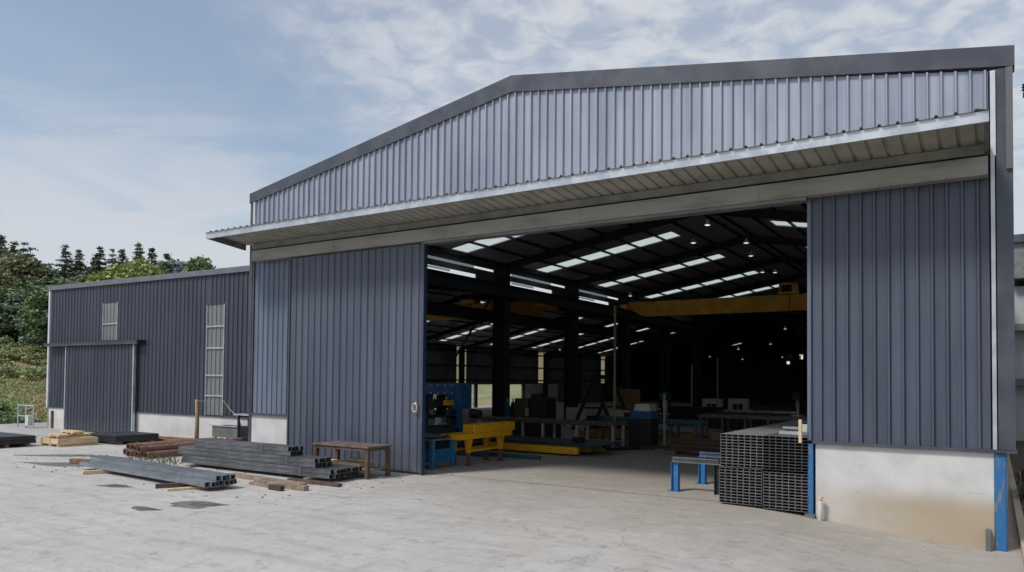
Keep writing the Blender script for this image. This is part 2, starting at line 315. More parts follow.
# ------------------------------------------------------------------ the setting
def yard_z(x, y): return -.31*sstep(-4.2, .2, x)*sstep(30, 16, y)*(1 if y < 13.9 else 1) - .0
YD = MB(); xs = [-60+i*2 for i in range(27)]+[-6.5+.4*i for i in range(18)]+[.36]; ys = [-40, -20, -10, -5, 0, 3]+[4+i*1. for i in range(16)]+[22, 26, 32, 50, 95]
YD.add([(x, y, yard_z(x, y)) for y in ys for x in xs], [(j*len(xs)+i, j*len(xs)+i+1, (j+1)*len(xs)+i+1, (j+1)*len(xs)+i) for j in range(len(ys)-1) for i in range(len(xs)-1)])
# the concrete yard stops at the foot of the hill
YD2 = MB(); 
for q in YD.f:
    cx = sum(YD.v[i][0] for i in q)/4; cy = sum(YD.v[i][1] for i in q)/4
    if cx < -38.5 and cy > -50: continue
    YD2.add([YD.v[i] for i in q], [(0, 1, 2, 3)])
o = YD2.build('yard', yardm, smooth=True); tag(o, kind='structure')
bm = bmesh.new(); bm.from_mesh(o.data); bmesh.ops.remove_doubles(bm, verts=bm.verts, dist=.001); bm.to_mesh(o.data); bm.free()
FL = MB().add([(-33.9, 14.05, .006), (-2.9, 14.05, .006), (-2.9, 90, .006), (-33.9, 90, .006)], [(0, 1, 2, 3)])
tag(FL.build('floor', yardm), kind='structure')
def hill(x, y):
    d = -x-41+.25*(y-20)*(1 if y < 60 else 60/y)
    if d < 0: h = 0
    elif d < 38: h = .115*d
    elif d < 80: h = 4.4+.17*(d-38)
    else: h = 11.5+.09*(d-80)
    n_ = noise.noise(Vector((x*.05, y*.05, 0)))*1.6+noise.noise(Vector((x*.2, y*.2, 3)))*.45
    return h+n_*min(1, max(0, d)/12)
TR = MB(); gx = [-400, -340, -290]+[-250+6*i for i in range(20)]+[-130+2.5*i for i in range(37)]+[-37.6, -34.2, -10, 30, 100, 300, 600]; gy = [-300, -150, -60, -30, -10]+[0+3*i for i in range(34)]+[110, 130, 160, 200, 260, 400, 700]
TR.add([(x, y, -.34+max(0, hill(x, y)) if x < -37 else -.36) for y in gy for x in gx], [(j*len(gx)+i, j*len(gx)+i+1, (j+1)*len(gx)+i+1, (j+1)*len(gx)+i) for j in range(len(gy)-1) for i in range(len(gx)-1)])
tag(TR.build('hillside', grassm, smooth=True), kind='structure')
def ground(x, y): return -.34+max(0, hill(x, y)) if x < -37 else 0
so = MB(); sx_ = [.37+.6*i for i in range(14)]; sy_ = [8+1.2*i for i in range(40)]
so.add([(x, y, -.3+.05*noise.noise(Vector((x*2, y*1.3, 0)))+(.06 if x > .5 else 0)) for y in sy_ for x in sx_], [(j*14+i, j*14+i+1, (j+1)*14+i+1, (j+1)*14+i) for j in range(39) for i in range(13)])
tag(so.build('soil_strip', soil, smooth=True), kind='structure')
kb = MB()
for k in range(24): kb.box(.36, .48, 9+k*1.5, 9+k*1.5+1.49, -.34, -.2+.01*rnd.random())
tag(kb.build('kerb', plinth), kind='structure')
# damp patches on the concrete
wet = mat('wet_concrete', (.1, .095, .088), .35, 0, (.24, .23, .215), 2.6)
for nm, cx, cy, rx, ry, a in (('puddle', -11.85, 8.2, .52, .3, .5), ('puddle', -12.2, 7.4, .3, .16, .2), ('puddle', -15.2, 8.6, .38, .13, .4), ('puddle', -19.8, 9.9, 1.3, .3, .3), ('puddle', -22, 11.0, 1.1, .28, .5)):
    m_ = MB(); pts = []
    for k in range(28):
        th = k/28*2*math.pi; q = 1+.35*noise.noise(Vector((math.cos(th)*1.5+cx, math.sin(th)*1.5, cy))); X, Y = rx*q*math.cos(th)*(1+.25*math.sin(3*th+cx)), ry*q*math.sin(th)*(1+.3*math.cos(2*th+cy))
        pts.append((cx+X*math.cos(a)-Y*math.sin(a), cy+X*math.sin(a)+Y*math.cos(a), .004))
    m_.add(pts, [tuple(range(28))]); tag(m_.build(nm, wet), kind='structure')

# ------------------------------------------------------------------ main hall
XL, XR, YF, XA = -17.83, .0, 13.87, -8.95
def rake(x): return 9.0-(abs(x-XA))*(1.54/8.95)
B = thing('steel_workshop', 'large slate grey steel portal workshop with a wide open doorway and white gable canopy', 'building', (XA, YF, 0))
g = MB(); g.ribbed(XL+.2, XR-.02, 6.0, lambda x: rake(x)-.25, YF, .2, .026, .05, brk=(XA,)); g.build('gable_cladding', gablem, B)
g = MB(); g.ribbed(XL+.22, -15.7, 1.24, 5.7, YF, .205, .028, .03); g.build('pier_cladding', bluesheet, B)
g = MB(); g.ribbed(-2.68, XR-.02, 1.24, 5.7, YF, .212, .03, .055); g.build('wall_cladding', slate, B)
g = MB().box(-2.72, -2.66, YF-.06, YF+.1, 1.255, 5.7); g.build('edge_trim', bluesheet, B)
# eave strips above the header (behind the canopy)
MB().box(XL+.2, XR-.02, YF+.02, YF+.05, 5.45, 6.1).build('lintel_sheet', greych, B)
for k, (x0, x1) in enumerate(((XL+.18, -15.75), (-2.6, XR+.02))):
    g = MB().box(x0, x1, YF+.0, YF+.25, -.5, 1.2); o = g.build('plinth_wall', plinth, B, bevel=.01)
    MB().box(x0-.04, x1+(.3 if k else 0), YF-.07, YF+.24, 1.2, 1.25).build('sill_flashing', flash, B)
# rake fascia as one folded piece each side
def fas(pts, nm): MB().extr(pts, YF-.07, YF+.25).build(nm, flash, B)
fas([(XL+.0, 7.22), (XL+.0, 7.5), (XA, 9.03), (XA, 8.66)], 'rake_fascia'); fas([(XA, 8.66), (XA, 9.03), (.33, 7.52), (.33, 7.2)], 'rake_fascia')
MB().box(XL+.03, XL+.15, YF-.05, YF+.25, 1.2, 7.3).build('corner_flashing', flash, B)
MB().box(XL+.155, XL+.22, YF-.055, YF+.1, 5.9, 7.28).build('corner_trim', white, B)
MB().box(XL+.155, XL+.22, YF-.04, YF+.1, 1.26, 5.6).build('corner_trim', flash, B)
MB().box(.005, .075, YF-.085, YF+.1, 5.83, 7.18).build('corner_trim', white, B)
MB().box(.005, .06, YF-.075, YF+.1, 1.255, 5.83).build('corner_trim', galv, B)
MB().box(.078, .3, YF-.05, YF+.25, 1.255, 7.2).build('corner_flashing', flash, B)
MB().box(.21, .302, YF-.1, YF-.052, 5.6, 7.19).build('downpipe', mat('grey_pipe', (.12, .12, .13), .5), B)
MB().box(-17.78, -17.66, YF+.0, YF+.2, .36, 1.19).build('column_foot', flash, B); MB().box(-17.78, -17.66, YF+.0, YF+.2, -.05, .355).build('column_foot', bluepost, B)
g = MB().box(.02, .18, YF-.02, YF+.2, -.4, 1.195); g.build('column_foot', bluepost, B, bevel=.02)
g = MB().box(-2.715, -2.63, YF-.06, YF+.14, -.2, 1.195); g.build('column_foot', bluepost, B, bevel=.006)
g = MB().box(-2.76, -2.6, YF-.09, YF+.16, -.2, -.02); g.build('base_plate', greych, B)
# header beam
g = MB().box(XL+.42, XR-.03, 13.58, 13.8, 5.5, 5.79)
for x in (-14.2, -10.6, -7.1, -3.5): g.box(x-.01, x+.01, 13.572, 13.58, 5.5, 5.77)
g.build('header_beam', header, B)
MB().box(-11.3, -2.7, 13.62, 13.84, 5.44, 5.497).build('door_track', greych, B)
# canopy
cn = MB()     # profiled canopy sheet, ribs running away from the wall
xs = []; x = XL-.05
while x < XR-.2:
    for dx, dz in ((0, 0), (.19, 0), (.205, .035), (.235, .035)): xs.append((x+dx, dz))
    x += .25
xs.append((XR-.012, 0))
vs = []
for X, dz in xs: vs += [(X, 12.42, 6.15+dz), (X, 13.80, 6.02+dz)]
cn.add(vs, [(2*i, 2*i+2, 2*i+3, 2*i+1) for i in range(len(xs)-1)])
can = cn.build('canopy', soffit, B)
MB().box(XL-.06, XR-.01, 12.46, 12.52, 5.99, 6.147).build('canopy_fascia', galv, can)
MB().box(XL+.3, XR-.01, 13.72, 13.78, 5.86, 6.015).build('canopy_back_channel', mat('soffit_channel', (.3, .3, .29), .5, .2, (.22, .22, .21), 2), can)
for x in (XL-.06, XR-.07): MB().extrx([(12.522, 5.99), (13.715, 5.86), (13.715, 6.02), (12.522, 6.145)], x, x+.06).build('canopy_end_channel', greych, can)
MB().box(XL+.2, XR-.03, 13.81, 13.86, 5.76, 6.15).build('canopy_gap_shade', dark, B)  # dark sheet standing in for the shade in the gap above the header
# sliding door
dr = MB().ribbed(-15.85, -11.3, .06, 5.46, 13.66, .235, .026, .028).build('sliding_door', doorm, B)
g = MB(); g.box(-15.85, -11.3, 13.68, 13.72, .03, .09); g.box(-11.3, -11.24, 13.63, 13.73, .03, 5.48); g.box(-15.9, -15.855, 13.63, 13.73, .03, 5.48)
for z in (1.4, 2.8, 4.2): g.box(-15.82, -11.31, 13.675, 13.72, z, z+.06)
g.build('door_frame', flash, dr)
MB().box(-11.238, -11.225, 13.62, 13.74, .03, 5.48).build('edge_strip', navyblue, dr)
g = MB(); 
for q in range(3): g.tube([(-11.42+.055*math.cos(a)*(1+.1*q), 13.6-.02*q, 1.58+.12*math.sin(a)*(1-.08*q)) for a in [k*math.pi/8 for k in range(17)]], .011, 6, False)
g.build('rope_handle', rope, dr, smooth=True)
# structure inside: frames, purlins, columns
FR = [13.87+6.32*k for k in range(13)]
YE = FR[-1]
col = MB(); col.ibeam((0, 0, 0), (0, 0, 7.15), .42, .6, .03, .03, up_=(1, 0, 0))
for k, y in enumerate(FR):
    if k == 0: y = y+.45
    if k == 0: c0 = col
    for xx in (XL+.25, -.2):
        if k == 0: o = None
        if k == 0 and xx < -10:
            cm = MB(); cm.ibeam((xx, y, 0), (xx, y, 7.15), .42, .6, .03, .03, up_=(1, 0, 0)); colo = cm.build('column', navy, B); cx0, cy0 = xx, y
        else:
            c = colo.copy(); C.objects.link(c); c.location = (xx-cx0, y-cy0, 0)
raf = MB()
for sgn in (-1, 1):
    xe = XL+.1 if sgn < 0 else -.1
    raf.ibeam((xe, 0, rake(xe)-.52), (XA, 0, rake(XA)-.5), .2, .28, .02, .015)
rf0 = None
for k, y in enumerate(FR):
    yy = y+.45 if k == 0 else y
    if rf0 is None:
        raf.v = [(a, b__+yy, c_) for a, b__, c_ in raf.v]; rf0 = raf.build('rafter', navy, B); y00 = yy
    else:
        c = rf0.copy(); C.objects.link(c); c.location = (0, yy-y00, 0)
for sgn in (-1, 1):
    for k in range(8):
        x = XA+sgn*(.25+k*1.2)
        MB().beam((x, 14.2, rake(x)-.335), (x, YE, rake(x)-.335), .06, .09).build('purlin', navy, B)
# roof sheets with gaps for the translucent rows
def zro(x): return rake(x)-.28
sh = MB(); SK = ((-17.5, -11.0), (-7.1, -.4))
ROW = [f+3.16 for f in FR[:6]]
edges = [XL-.05, -17.5, -11.0, XA, -7.1, -.4, .2]
for i in range(len(edges)-1):
    a, c = edges[i], edges[i+1]; opn = (a, c) in SK
    segs = [(14.0, YE+.2)]
    if opn:
        segs = []; p = 14.0
        for r_ in ROW: segs.append((p, r_-.55)); p = r_+.55
        segs.append((p, YE+.2))
    for y0, y1 in segs:
        sh.add([(a, y0, zro(a)), (c, y0, zro(c)), (c, y1, zro(c)), (a, y1, zro(a)), (a, y0, zro(a)+.04), (c, y0, zro(c)+.04), (c, y1, zro(c)+.04), (a, y1, zro(a)+.04)], [(3, 2, 1, 0), (4, 5, 6, 7), (0, 1, 5, 4), (1, 2, 6, 5), (2, 3, 7, 6), (3, 0, 4, 7)])
roof = sh.build('roof', roofm, B)
for r_ in ROW:
    for a, c in SK:
        MB().add([(a, r_-.6, zro(a)+.05), (c, r_-.6, zro(c)+.05), (c, r_+.6, zro(c)+.05), (a, r_+.6, zro(a)+.05)], [(0, 1, 2, 3)]).build('rooflight', skylm, roof)
# crane runway beams, clerestory above the lower roof, side and end walls
for xx in (XL+.62, -.6): MB().ibeam((xx, 14.6, 5.98), (xx, YE, 5.98), .3, .5, .03, .02).build('runway_beam', navy, B)
MB().box(XL+.0, XL+.04, 14.15, YE, 6.9, 7.25).build('clerestory_sheet', intwall, B)
for z0_, z1_ in ((6.45, 6.62), (6.8, 7.0)):
    for kk, yy in enumerate(FR[1:5]):
        ya, yb = yy+.6+.5*(kk % 2), yy+(3.0 if z0_ < 6.6 else 4.6)
        MB().add([(XL+.02, ya, z0_), (XL+.02, yb, z0_), (XL+.02, yb, z0_+.09), (XL+.02, ya, z0_+.09)], [(0, 1, 2, 3)]).build('clerestory_light', innergrey, B)
MB().box(XL+.0, XL+.04, 14.15, YE, 6.09, 6.4).build('clerestory_sheet', intwall, B)
MB().box(XL+.0, XL+.04, 14.15, YE, 6.56, 6.8).build('clerestory_sheet', intwall, B)
MB().box(XL-.03, XL-.004, FR[4]+.6, YE, 6.35, 6.95).build('clerestory_sheet', intwall, B)
for yy in FR[1:5]: MB().box(XL+.0, XL+.038, yy-1.6, yy+.6, 6.402, 6.558).build('clerestory_sheet', intwall, B)
MB().box(-.02, .02, 14.15, YE, 1.2, 7.1).build('side_wall', intwall, B)
g = MB(); g.box(-.05, .2, 14.15, YE, -.3, 1.2); g.build('plinth_wall', plinth, B)
# far end wall with small bright windows
g = MB()
WN = [(-18.6, -18.15, 4.85, 5.35), (-17.5, -17.0, 4.6, 5.2), (-16.6, -16.2, 4.75, 5.15), (-19.9, -19.6, 4.3, 4.6)]
g.extr([(-34.2, 0), (-34.2, 4.9), (-24, 7.0), (XL, 7.4), (XA, 8.8), (0, 7.2), (0, 0)], YE+.01, YE+.11); g.build('end_wall', intwall, B)
g = MB()
for a, c, d, e in WN: g.box(a, c, YE-.04, YE, d, e)
window_glow = bpy.data.materials.new('daylight_glow'); window_glow.use_nodes = True; bb = window_glow.node_tree.nodes['Principled BSDF']; bb.inputs['Emission Color'].default_value = (1, .93, .75, 1); bb.inputs['Emission Strength'].default_value = .7  # daylight at the end windows put in as emission, no lamp there
for a, c, d, e in WN: MB().box(a, c, YE-.04, YE+.005, d, e).build('glowing_window', window_glow, B)

# ------------------------------------------------------------------ lower side hall
XS, YS = -33.85, 16.2
A = thing('side_workshop', 'lower dark blue clad side hall with closed sliding door and two tall translucent windows', 'building', (-26, YS, 0))
def atop(x): return 6.0-.008*(x-XS)
W1 = (-29.72, -28.72, 3.66, 5.13); W2 = (-23.05, -22.12, .93, 4.76); DZ = .88
g = MB()
g.ribbed(XS, W1[0], DZ, atop, YS, .24, .03, .03); g.ribbed(W1[0], W1[1], DZ, W1[2], YS, .24, .03, .03); g.ribbed(W1[0], W1[1], W1[3], atop, YS, .24, .03, .03)
g.ribbed(W1[1], W2[0], DZ, atop, YS, .24, .03, .03); g.ribbed(W2[0], W2[1], W2[3], atop, YS, .24, .03, .03); g.ribbed(W2[1], XL+.0, DZ, atop, YS, .24, .03, .03)
g.build('wall_cladding', annexm, A)
for w, zs in ((W1, (4.3,)), (W2, (4.0, 3.25, 2.3, 1.6))):
    o = MB().ribbed(w[0], w[1], w[2], w[3], YS+.02, .24, .03, .03).build('window', winm, A)
    g = MB()
    for z in zs: g.box(w[0], w[1], YS-.035, YS-.005, z-.025, z+.025)
    g.box(w[0]-.03, w[0], YS-.035, YS+.02, w[2], w[3]); g.box(w[1], w[1]+.03, YS-.035, YS+.02, w[2], w[3]); g.build('window_bar', galv, o)
MB().box(XS, XL, YS, YS+.2, -.4, DZ).build('plinth_wall', plinth, A)
MB().box(XS, XL, YS-.05, YS-.002, DZ, DZ+.03).build('sill_flashing', flash, A)
g = MB().extr([(XS-.12, atop(XS)-.13), (XS-.12, atop(XS)+.06), (XL, atop(XL)+.08), (XL, atop(XL)-.11)], YS-.1, YS+.25); g.build('parapet_capping', mat('grey_capping', (.13, .14, .17), .4, .2, (.17, .18, .21), 2), A)
MB().box(XS-.1, XS+.02, YS-.07, YS+.15, DZ, 5.86).build('corner_trim', white, A)
MB().box(XS-.05, XS+.02, YS-.02, YS+.15, -.3, DZ).build('corner_trim', galv, A)
ad = MB().ribbed(-32.15, -27.3, .06, 3.45, YS-.17, .24, .03, .03).build('sliding_door', annexm, A)
MB().box(-32.22, -32.155, YS-.2, YS-.1, .04, 3.45).build('edge_trim', galv, ad); MB().box(-27.3, -27.22, YS-.2, YS-.1, .04, 3.45).build('edge_trim', galv, ad)
MB().box(-32.15, -27.3, YS-.165, YS-.12, .03, .06).build('door_frame', flash, ad)
MB().box(-33.75, -26.85, YS-.32, YS-.04, 3.46, 3.56).build('door_hood', flash, A)
MB().box(-33.75, -26.85, YS-.34, YS-.04, 3.562, 3.59).build('hood_sheet', flash, A)
MB().box(-26.845, -26.78, YS-.34, YS-.03, 3.43, 3.61).build('track_cover', dark, A)
# stain post on the plinth
# side hall roof and left wall (seen from inside through the doorway)
def sroof(x): return 4.75+.235*(x+34) if x < -24 else 7.08-.125*(x+24)
lr = MB(); sxe = [-34.1, -33.2, -25.0, -24.0, -22.2, XL-.02]; rowl = [f+3.16 for f in FR[1:9]]
for i in range(5):
    a, c = sxe[i], sxe[i+1]; segs = [(20.2, YE)]
    if i in (1, 3):
        segs = []; p = 20.2
        for r_ in rowl: segs.append((p, r_-.4)); p = r_+.4
        segs.append((p, YE))
    for y0, y1 in segs:
        lr.add([(a, y0, sroof(a)), (c, y0, sroof(c)), (c, y1, sroof(c)), (a, y1, sroof(a)), (a, y0, sroof(a)+.04), (c, y0, sroof(c)+.04), (c, y1, sroof(c)+.04), (a, y1, sroof(a)+.04)], [(3, 2, 1, 0), (4, 5, 6, 7), (0, 1, 5, 4), (1, 2, 6, 5), (2, 3, 7, 6), (3, 0, 4, 7)])
lr.add([(-34, 16.4, 4.7), (XL, 16.4, 5.75), (XL, 20.2, 5.75), (-34, 20.2, 4.7)], [(3, 2, 1, 0)])
lr.extr([(-34, 4.7), (-34, 4.76), (-24, 7.08), (XL, 6.3), (XL, 5.75)], 20.15, 20.19)
sro = lr.build('roof', roofm, A)
for r_ in rowl:
    for a, c in ((-33.2, -25.0), (-24.0, -22.2)):
        MB().add([(a, r_-.42, sroof(a)+.05), (c, r_-.42, sroof(c)+.05), (c, r_+.42, sroof(c)+.05), (a, r_+.42, sroof(a)+.05)], [(0, 1, 2, 3)]).build('rooflight', skylm, sro)
for k in range(13):
    x = -33.6+k*1.25; MB().beam((x, 20.3, sroof(x)-.1), (x, YE, sroof(x)-.1), .05, .09).build('purlin', navy, A)
for y in FR[1:]:
    g = MB(); g.ibeam((-33.9, y, sroof(-33.9)-.3), (-24, y, sroof(-24)-.3), .2, .25, .02, .015); g.ibeam((-24, y, sroof(-24)-.3), (XL, y, sroof(XL)-.3), .2, .25, .02, .015); g.build('rafter', navy, A)
    if y > 24: MB().ibeam((-33.7, y, 0), (-33.7, y, 4.6), .3, .35, .02, .02, up_=(1, 0, 0)).build('column', navy, A)
MB().ibeam((-18.35, 20.4, 5.0), (-18.35, YE, 5.0), .3, .5, .03, .02).build('runway_beam', navy, A)
# left wall, openings Y 43.6..54.4 low down, tan light strips above
LO = (42.5, 54.6, 1.82); TS = [(45.2, 46.5), (51.5, 52.3), (57.3, 58.9), (70, 71.2)]
g = MB()
g.box(-34.1, -34.0, YS+.2, LO[0], 0, 4.75); g.box(-34.1, -34.0, LO[1], YE, 0, 1.95); cur = LO[0]
g.box(-34.1, -34.0, LO[0], LO[1], LO[2], 1.95)
for a, c in TS: g.box(-34.1, -34.0, cur, a, 1.95, 4.75); cur = c
g.box(-34.1, -34.0, cur, YE, 1.95, 4.75); g.build('side_wall', intwall, A)
for a, c in TS: MB().add([(-34.05, a, 1.95), (-34.05, c, 1.95), (-34.05, c, 4.75), (-34.05, a, 4.75)], [(0, 1, 2, 3)]).build('wall_light', innerlight, A)
for z in (2.1, 3.2, 4.3): MB().box(-33.98, -33.9, YS+.3, YE, z, z+.12).build('girt', navy, A)
for y in (47.6, 51.4): MB().box(-34.1, -33.95, y, y+.35, 0, LO[2]).build('opening_post', navy, A)
MB().box(-33.92, -33.88, 55.0, 60.6, 0, 1.85).build('white_wall_sheet', whitem, A)
# cross bracing rods hung in the column line
for (p, q) in (((-18.0, 26.2, 5.6), (-18.0, 22.4, 1.6)), ((-33.6, 32.9, 4.4), (-33.6, 39, .3)), ((-33.6, 39, 4.4), (-33.6, 32.9, .3)), ((-23.3, 26.6, 5.6), (-24.9, 27, 1.8))):
    MB().tube([p, q], .045, 6).build('bracing_rod', navy, A)

# ------------------------------------------------------------------ overhead cranes
def crane(label, x0, x1, y, z0, z1, trolley_x, zc):
    t_ = thing('overhead_crane', label, 'crane', ((x0+x1)/2, y, z0))
    g = MB(); g.extr([(x0, z1-.35), (x0+.9, z0), (x1-.9, z0), (x1, z1-.35), (x1, z1), (x0, z1)], y-.2, y+.2)
    for k in range(int((x1-x0)/2)): g.box(x0+1+2*k, x0+1.03+2*k, y-.21, y-.2, z0+.05, z1-.03)
    g.build('bridge_girder', cranem, t_); 
    for xx in (x0+.1, x1-.1):
        MB().box(xx-.18, xx+.18, y-1.1, y+1.1, z0+.36, z0+.62).build('end_carriage', cranem, t_)
    tr_ = MB().box(trolley_x-.45, trolley_x+.45, y-.32, y+.3, z1+.02, z1+.12).box(trolley_x-.42, trolley_x-.36, y-.3, y+.3, z1+.12, zc).box(trolley_x+.2, trolley_x+.42, y-.3, y+.3, z1+.12, zc-.05).box(trolley_x-.4, trolley_x+.4, y-.3, y-.24, zc-.12, zc-.02); o = tr_.build('trolley', cranem, t_)
    MB().tube([(trolley_x-.3, y, z1+.35), (trolley_x+.3, y, z1+.35)], .16, 10).build('hoist_drum', dark, t_)
    g = MB(); g.tube([(trolley_x+.1, y-.26, z1), (trolley_x+.1, y-.26, z0-.5)], .015, 5); g.tube([(trolley_x+.1+.07*math.sin(a), y-.26, z0-.6+.08*math.cos(a)) for a in [k*.7 for k in range(7)]], .02, 6); g.build('hook', dark, t_)
    return t_
crane('big amber bridge crane spanning the main bay under the roof', XL+.55, -.5, 39.2, 5.84, 6.66, -8.6, 7.25)
crane('amber bridge crane in the lower side bay, seen through the columns', -26.3, -18.1, 31.2, 5.35, 6.1, -22.6, 6.35)

# ------------------------------------------------------------------ hanging lamps
shade = mat('white_enamel', (.75, .76, .72), .4)
bulb = bpy.data.materials.new('lamp_bulb'); bulb.use_nodes = True; bb = bulb.node_tree.nodes['Principled BSDF']; bb.inputs['Emission Color'].default_value = (.95, 1, .9, 1); bb.inputs['Emission Strength'].default_value = .9
LP = [(-8.16, 25.0, 7.6, 'bell lamp hanging at the top of the doorway, highest of the row'), (-9.69, 28.0, 7.6, 'bell lamp hanging beside the end of the first bright roof light row'),
      (-7.94, 29.0, 7.6, 'bell lamp hanging under the ridge, just right of the dark gap in the roof lights'), (-8.59, 32.1, 7.6, 'bell lamp on a rafter, directly below another lamp at the ridge'),
      (-9.4, 37.2, 7.6, 'left one of a close pair of lamps above the amber trolley'), (-8.9, 37.6, 7.6, 'right one of a close pair of lamps above the amber trolley'),
      (-16.36, 37.2, 6.8, 'small lamp above the left end of the big amber crane girder'), (-10.3, 46, 5.4, 'round lamp below the big crane girder, nearest of those in the dark'),
      (-12.6, 52, 4.8, 'dim lamp below the crane girder over the middle of the hall'), (-14.2, 50, 4.4, 'lamp in the dark hall, left one of the middle pair'),
      (-13.2, 58, 4.1, 'far lamp low in the dark back of the hall'), (-15.6, 56, 3.9, 'far lamp with a wide shade in the dark hall'), (-20.0, 62, 4.3, 'far lamp over the dark column line'),
      (-27.5, 49.5, 4.5, 'wide shade lamp low over the side bay, in front of the tan light strips')]
def lamp(x, y, z, lab):
    t_ = thing('hanging_lamp', lab, 'lamp', (x, y, z), group='bell lamps hanging from the workshop roof', local=True)
    MB().lathe([(.03, .32), (.07, .3), (.09, .16), (.2, .08), (.24, 0)], (0, 0, 0), 14).build('lamp_shade', shade, t_, smooth=True)
    MB().lathe([(.0, -.03), (.1, -.02), (.17, .03), (.12, .09), (0, .12)], (0, 0, 0), 12).build('bulb', bulb, t_, smooth=True)
    MB().tube([(0, 0, .3), (0, 0, .95)], .012, 5).build('hanging_rod', dark, t_)
    return t_
l0 = lamp(*LP[0]); l0.scale = (.48, .48, .6)
for q in LP[1:]: copy_tree(l0, (q[0], q[1], q[2]), 0, q[3])

# ------------------------------------------------------------------ rectangular tube stack at the doorway
grp = 'strapped bundles of hollow section at the doorway'
def bundle(x0, z0, m_, lab, seed, ncol=7, nrow=12):
    rr = random.Random(seed); t_ = thing('tube_bundle', lab, 'steel bundle', (x0+.385, 13.8, z0), group=grp)
    w, h = .11, .0545; base = MB(); base.hollow((0, 0, 0), (0, 6, 0), w-.003, h-.003, .003); me0 = None
    for c_ in range(ncol):
        for r_ in range(nrow):
            jx = rr.uniform(-.0012, .0012); loc = (x0-(x0+.385)+w*(c_+.5)+jx, rr.uniform(-.008, .008), h*(r_+.5))
            if me0 is None:
                o = base.build('hollow_section', m_, t_, world=False); me0 = o
            else:
                o = me0.copy(); C.objects.link(o)
            o.location = loc
    for y in (.9, 3.2, 5.3):
        g = MB(); W_, H_ = ncol*w, nrow*h
        g.box(-.388, -.386, y, y+.03, 0, H_); g.box(W_-.385, W_-.383, y, y+.03, 0, H_); g.box(-.388, W_-.383, y, y+.03, H_+.001, H_+.003); g.build('strap', galv, t_, world=False)
    return t_
bundle(-4.27, .03, tubeb, 'bundle of hollow steel sections, lower left of the doorway stack', 1)
bundle(-3.475, .0, tubeb, 'bundle of hollow steel sections, lower right of the doorway stack by the blue post', 2)
bundle(-4.25, .70, tubeb, 'bundle of hollow steel sections, upper left of the doorway stack, with bright rims', 3, nrow=11)
bundle(-3.475, .70, tubed, 'darkest bundle of hollow steel sections, upper right of the doorway stack', 4, nrow=11)
for i, y in enumerate((14.0, 16.8, 19.4)):
    tag(MB().box(-4.35, -2.75, y, y+.09, .665+.02, .7-.002).build('spacer_batten', oldwood), ['flat batten between the upper and lower bundles at the front of the stack', 'flat batten between the bundles halfway along the stack', 'flat batten between the bundles at the back of the stack'][i], 'batten', 'battens between the tube bundles')
# small clamp left on the stack
t_ = thing('steel_clamp', 'small grey steel clamp lying on the doorway tube stack near its right edge', 'clamp', (-3.0, 14.3, 1.31))
MB().box(-3.3, -2.8, 14.25, 14.4, 1.31, 1.37).build('clamp_bar', galv, t_); MB().box(-2.95, -2.8, 14.2, 14.42, 1.372, 1.5).build('clamp_jaw', whitem, t_); MB().tube([(-3.25, 14.33, 1.42), (-2.98, 14.33, 1.42)], .035, 8).build('clamp_screw', greych, t_)
tag(MB().box(-2.83, -2.78, 13.62, 13.68, 1.22, 1.62).build('timber_offcut', timber), 'pale timber offcut leaning upright against the doorway edge above the blue post', 'timber')
# blue racks left of the stack
def rack(x, y, lab):
    t_ = thing('low_rail', lab, 'rail', (x, y, 0), group='low blue posted rails in the doorway')
    g = MB(); g.ibeam((x, y, 0.01), (x, y, .6), .13, .15, .012, .012, up_=(1, 0, 0)); g.build('post', bluep2, t_)
    MB().box(x-.14, x+.14, y-.12, y+.12, 0, .012).build('foot_plate', bluep2, t_)
    MB().ibeam((x-.06, y, .65), (-4.6 if y < 15 else -4.3, y, .65), .12, .1, .012, .01).build('rail', greych if y < 15 else bluep3, t_)
    g = MB(); g.ibeam((-4.6, y, 0.01), (-4.6, y, .6), .13, .15, .012, .012, up_=(1, 0, 0)); g.build('post', dark, t_)
bluep2 = mat('bright_blue_paint', (.025, .19, .42), .5, 0, (.03, .13, .3), 4); bluep3 = mat('pale_blue_paint', (.16, .25, .4), .5, 0, (.1, .15, .22), 4)
rack(-5.5, 14.84, 'nearer low rail on a blue post left of the doorway tube stack'); rack(-5.4, 16.25, 'farther low pale blue rail behind the nearer one')
# drain stub by the right plinth
t_ = thing('drain_pipe', 'short capped whitish pipe standing at the left foot of the concrete plinth', 'pipe', (-2.5, 13.72, -.2))
MB().tube([(-2.5, 13.72, -.3), (-2.5, 13.72, .26)], .04, 12).build('pipe', plinth, t_, smooth=True); MB().tube([(-2.5, 13.72, .26), (-2.5, 13.72, .31)], .05, 12).build('cap', timber, t_)
tag(MB().box(-.1, -.03, 13.72, 13.85, -.33, .02).build('concrete_stub', greych), 'small dark upright stub against the right end of the concrete plinth', 'stub')

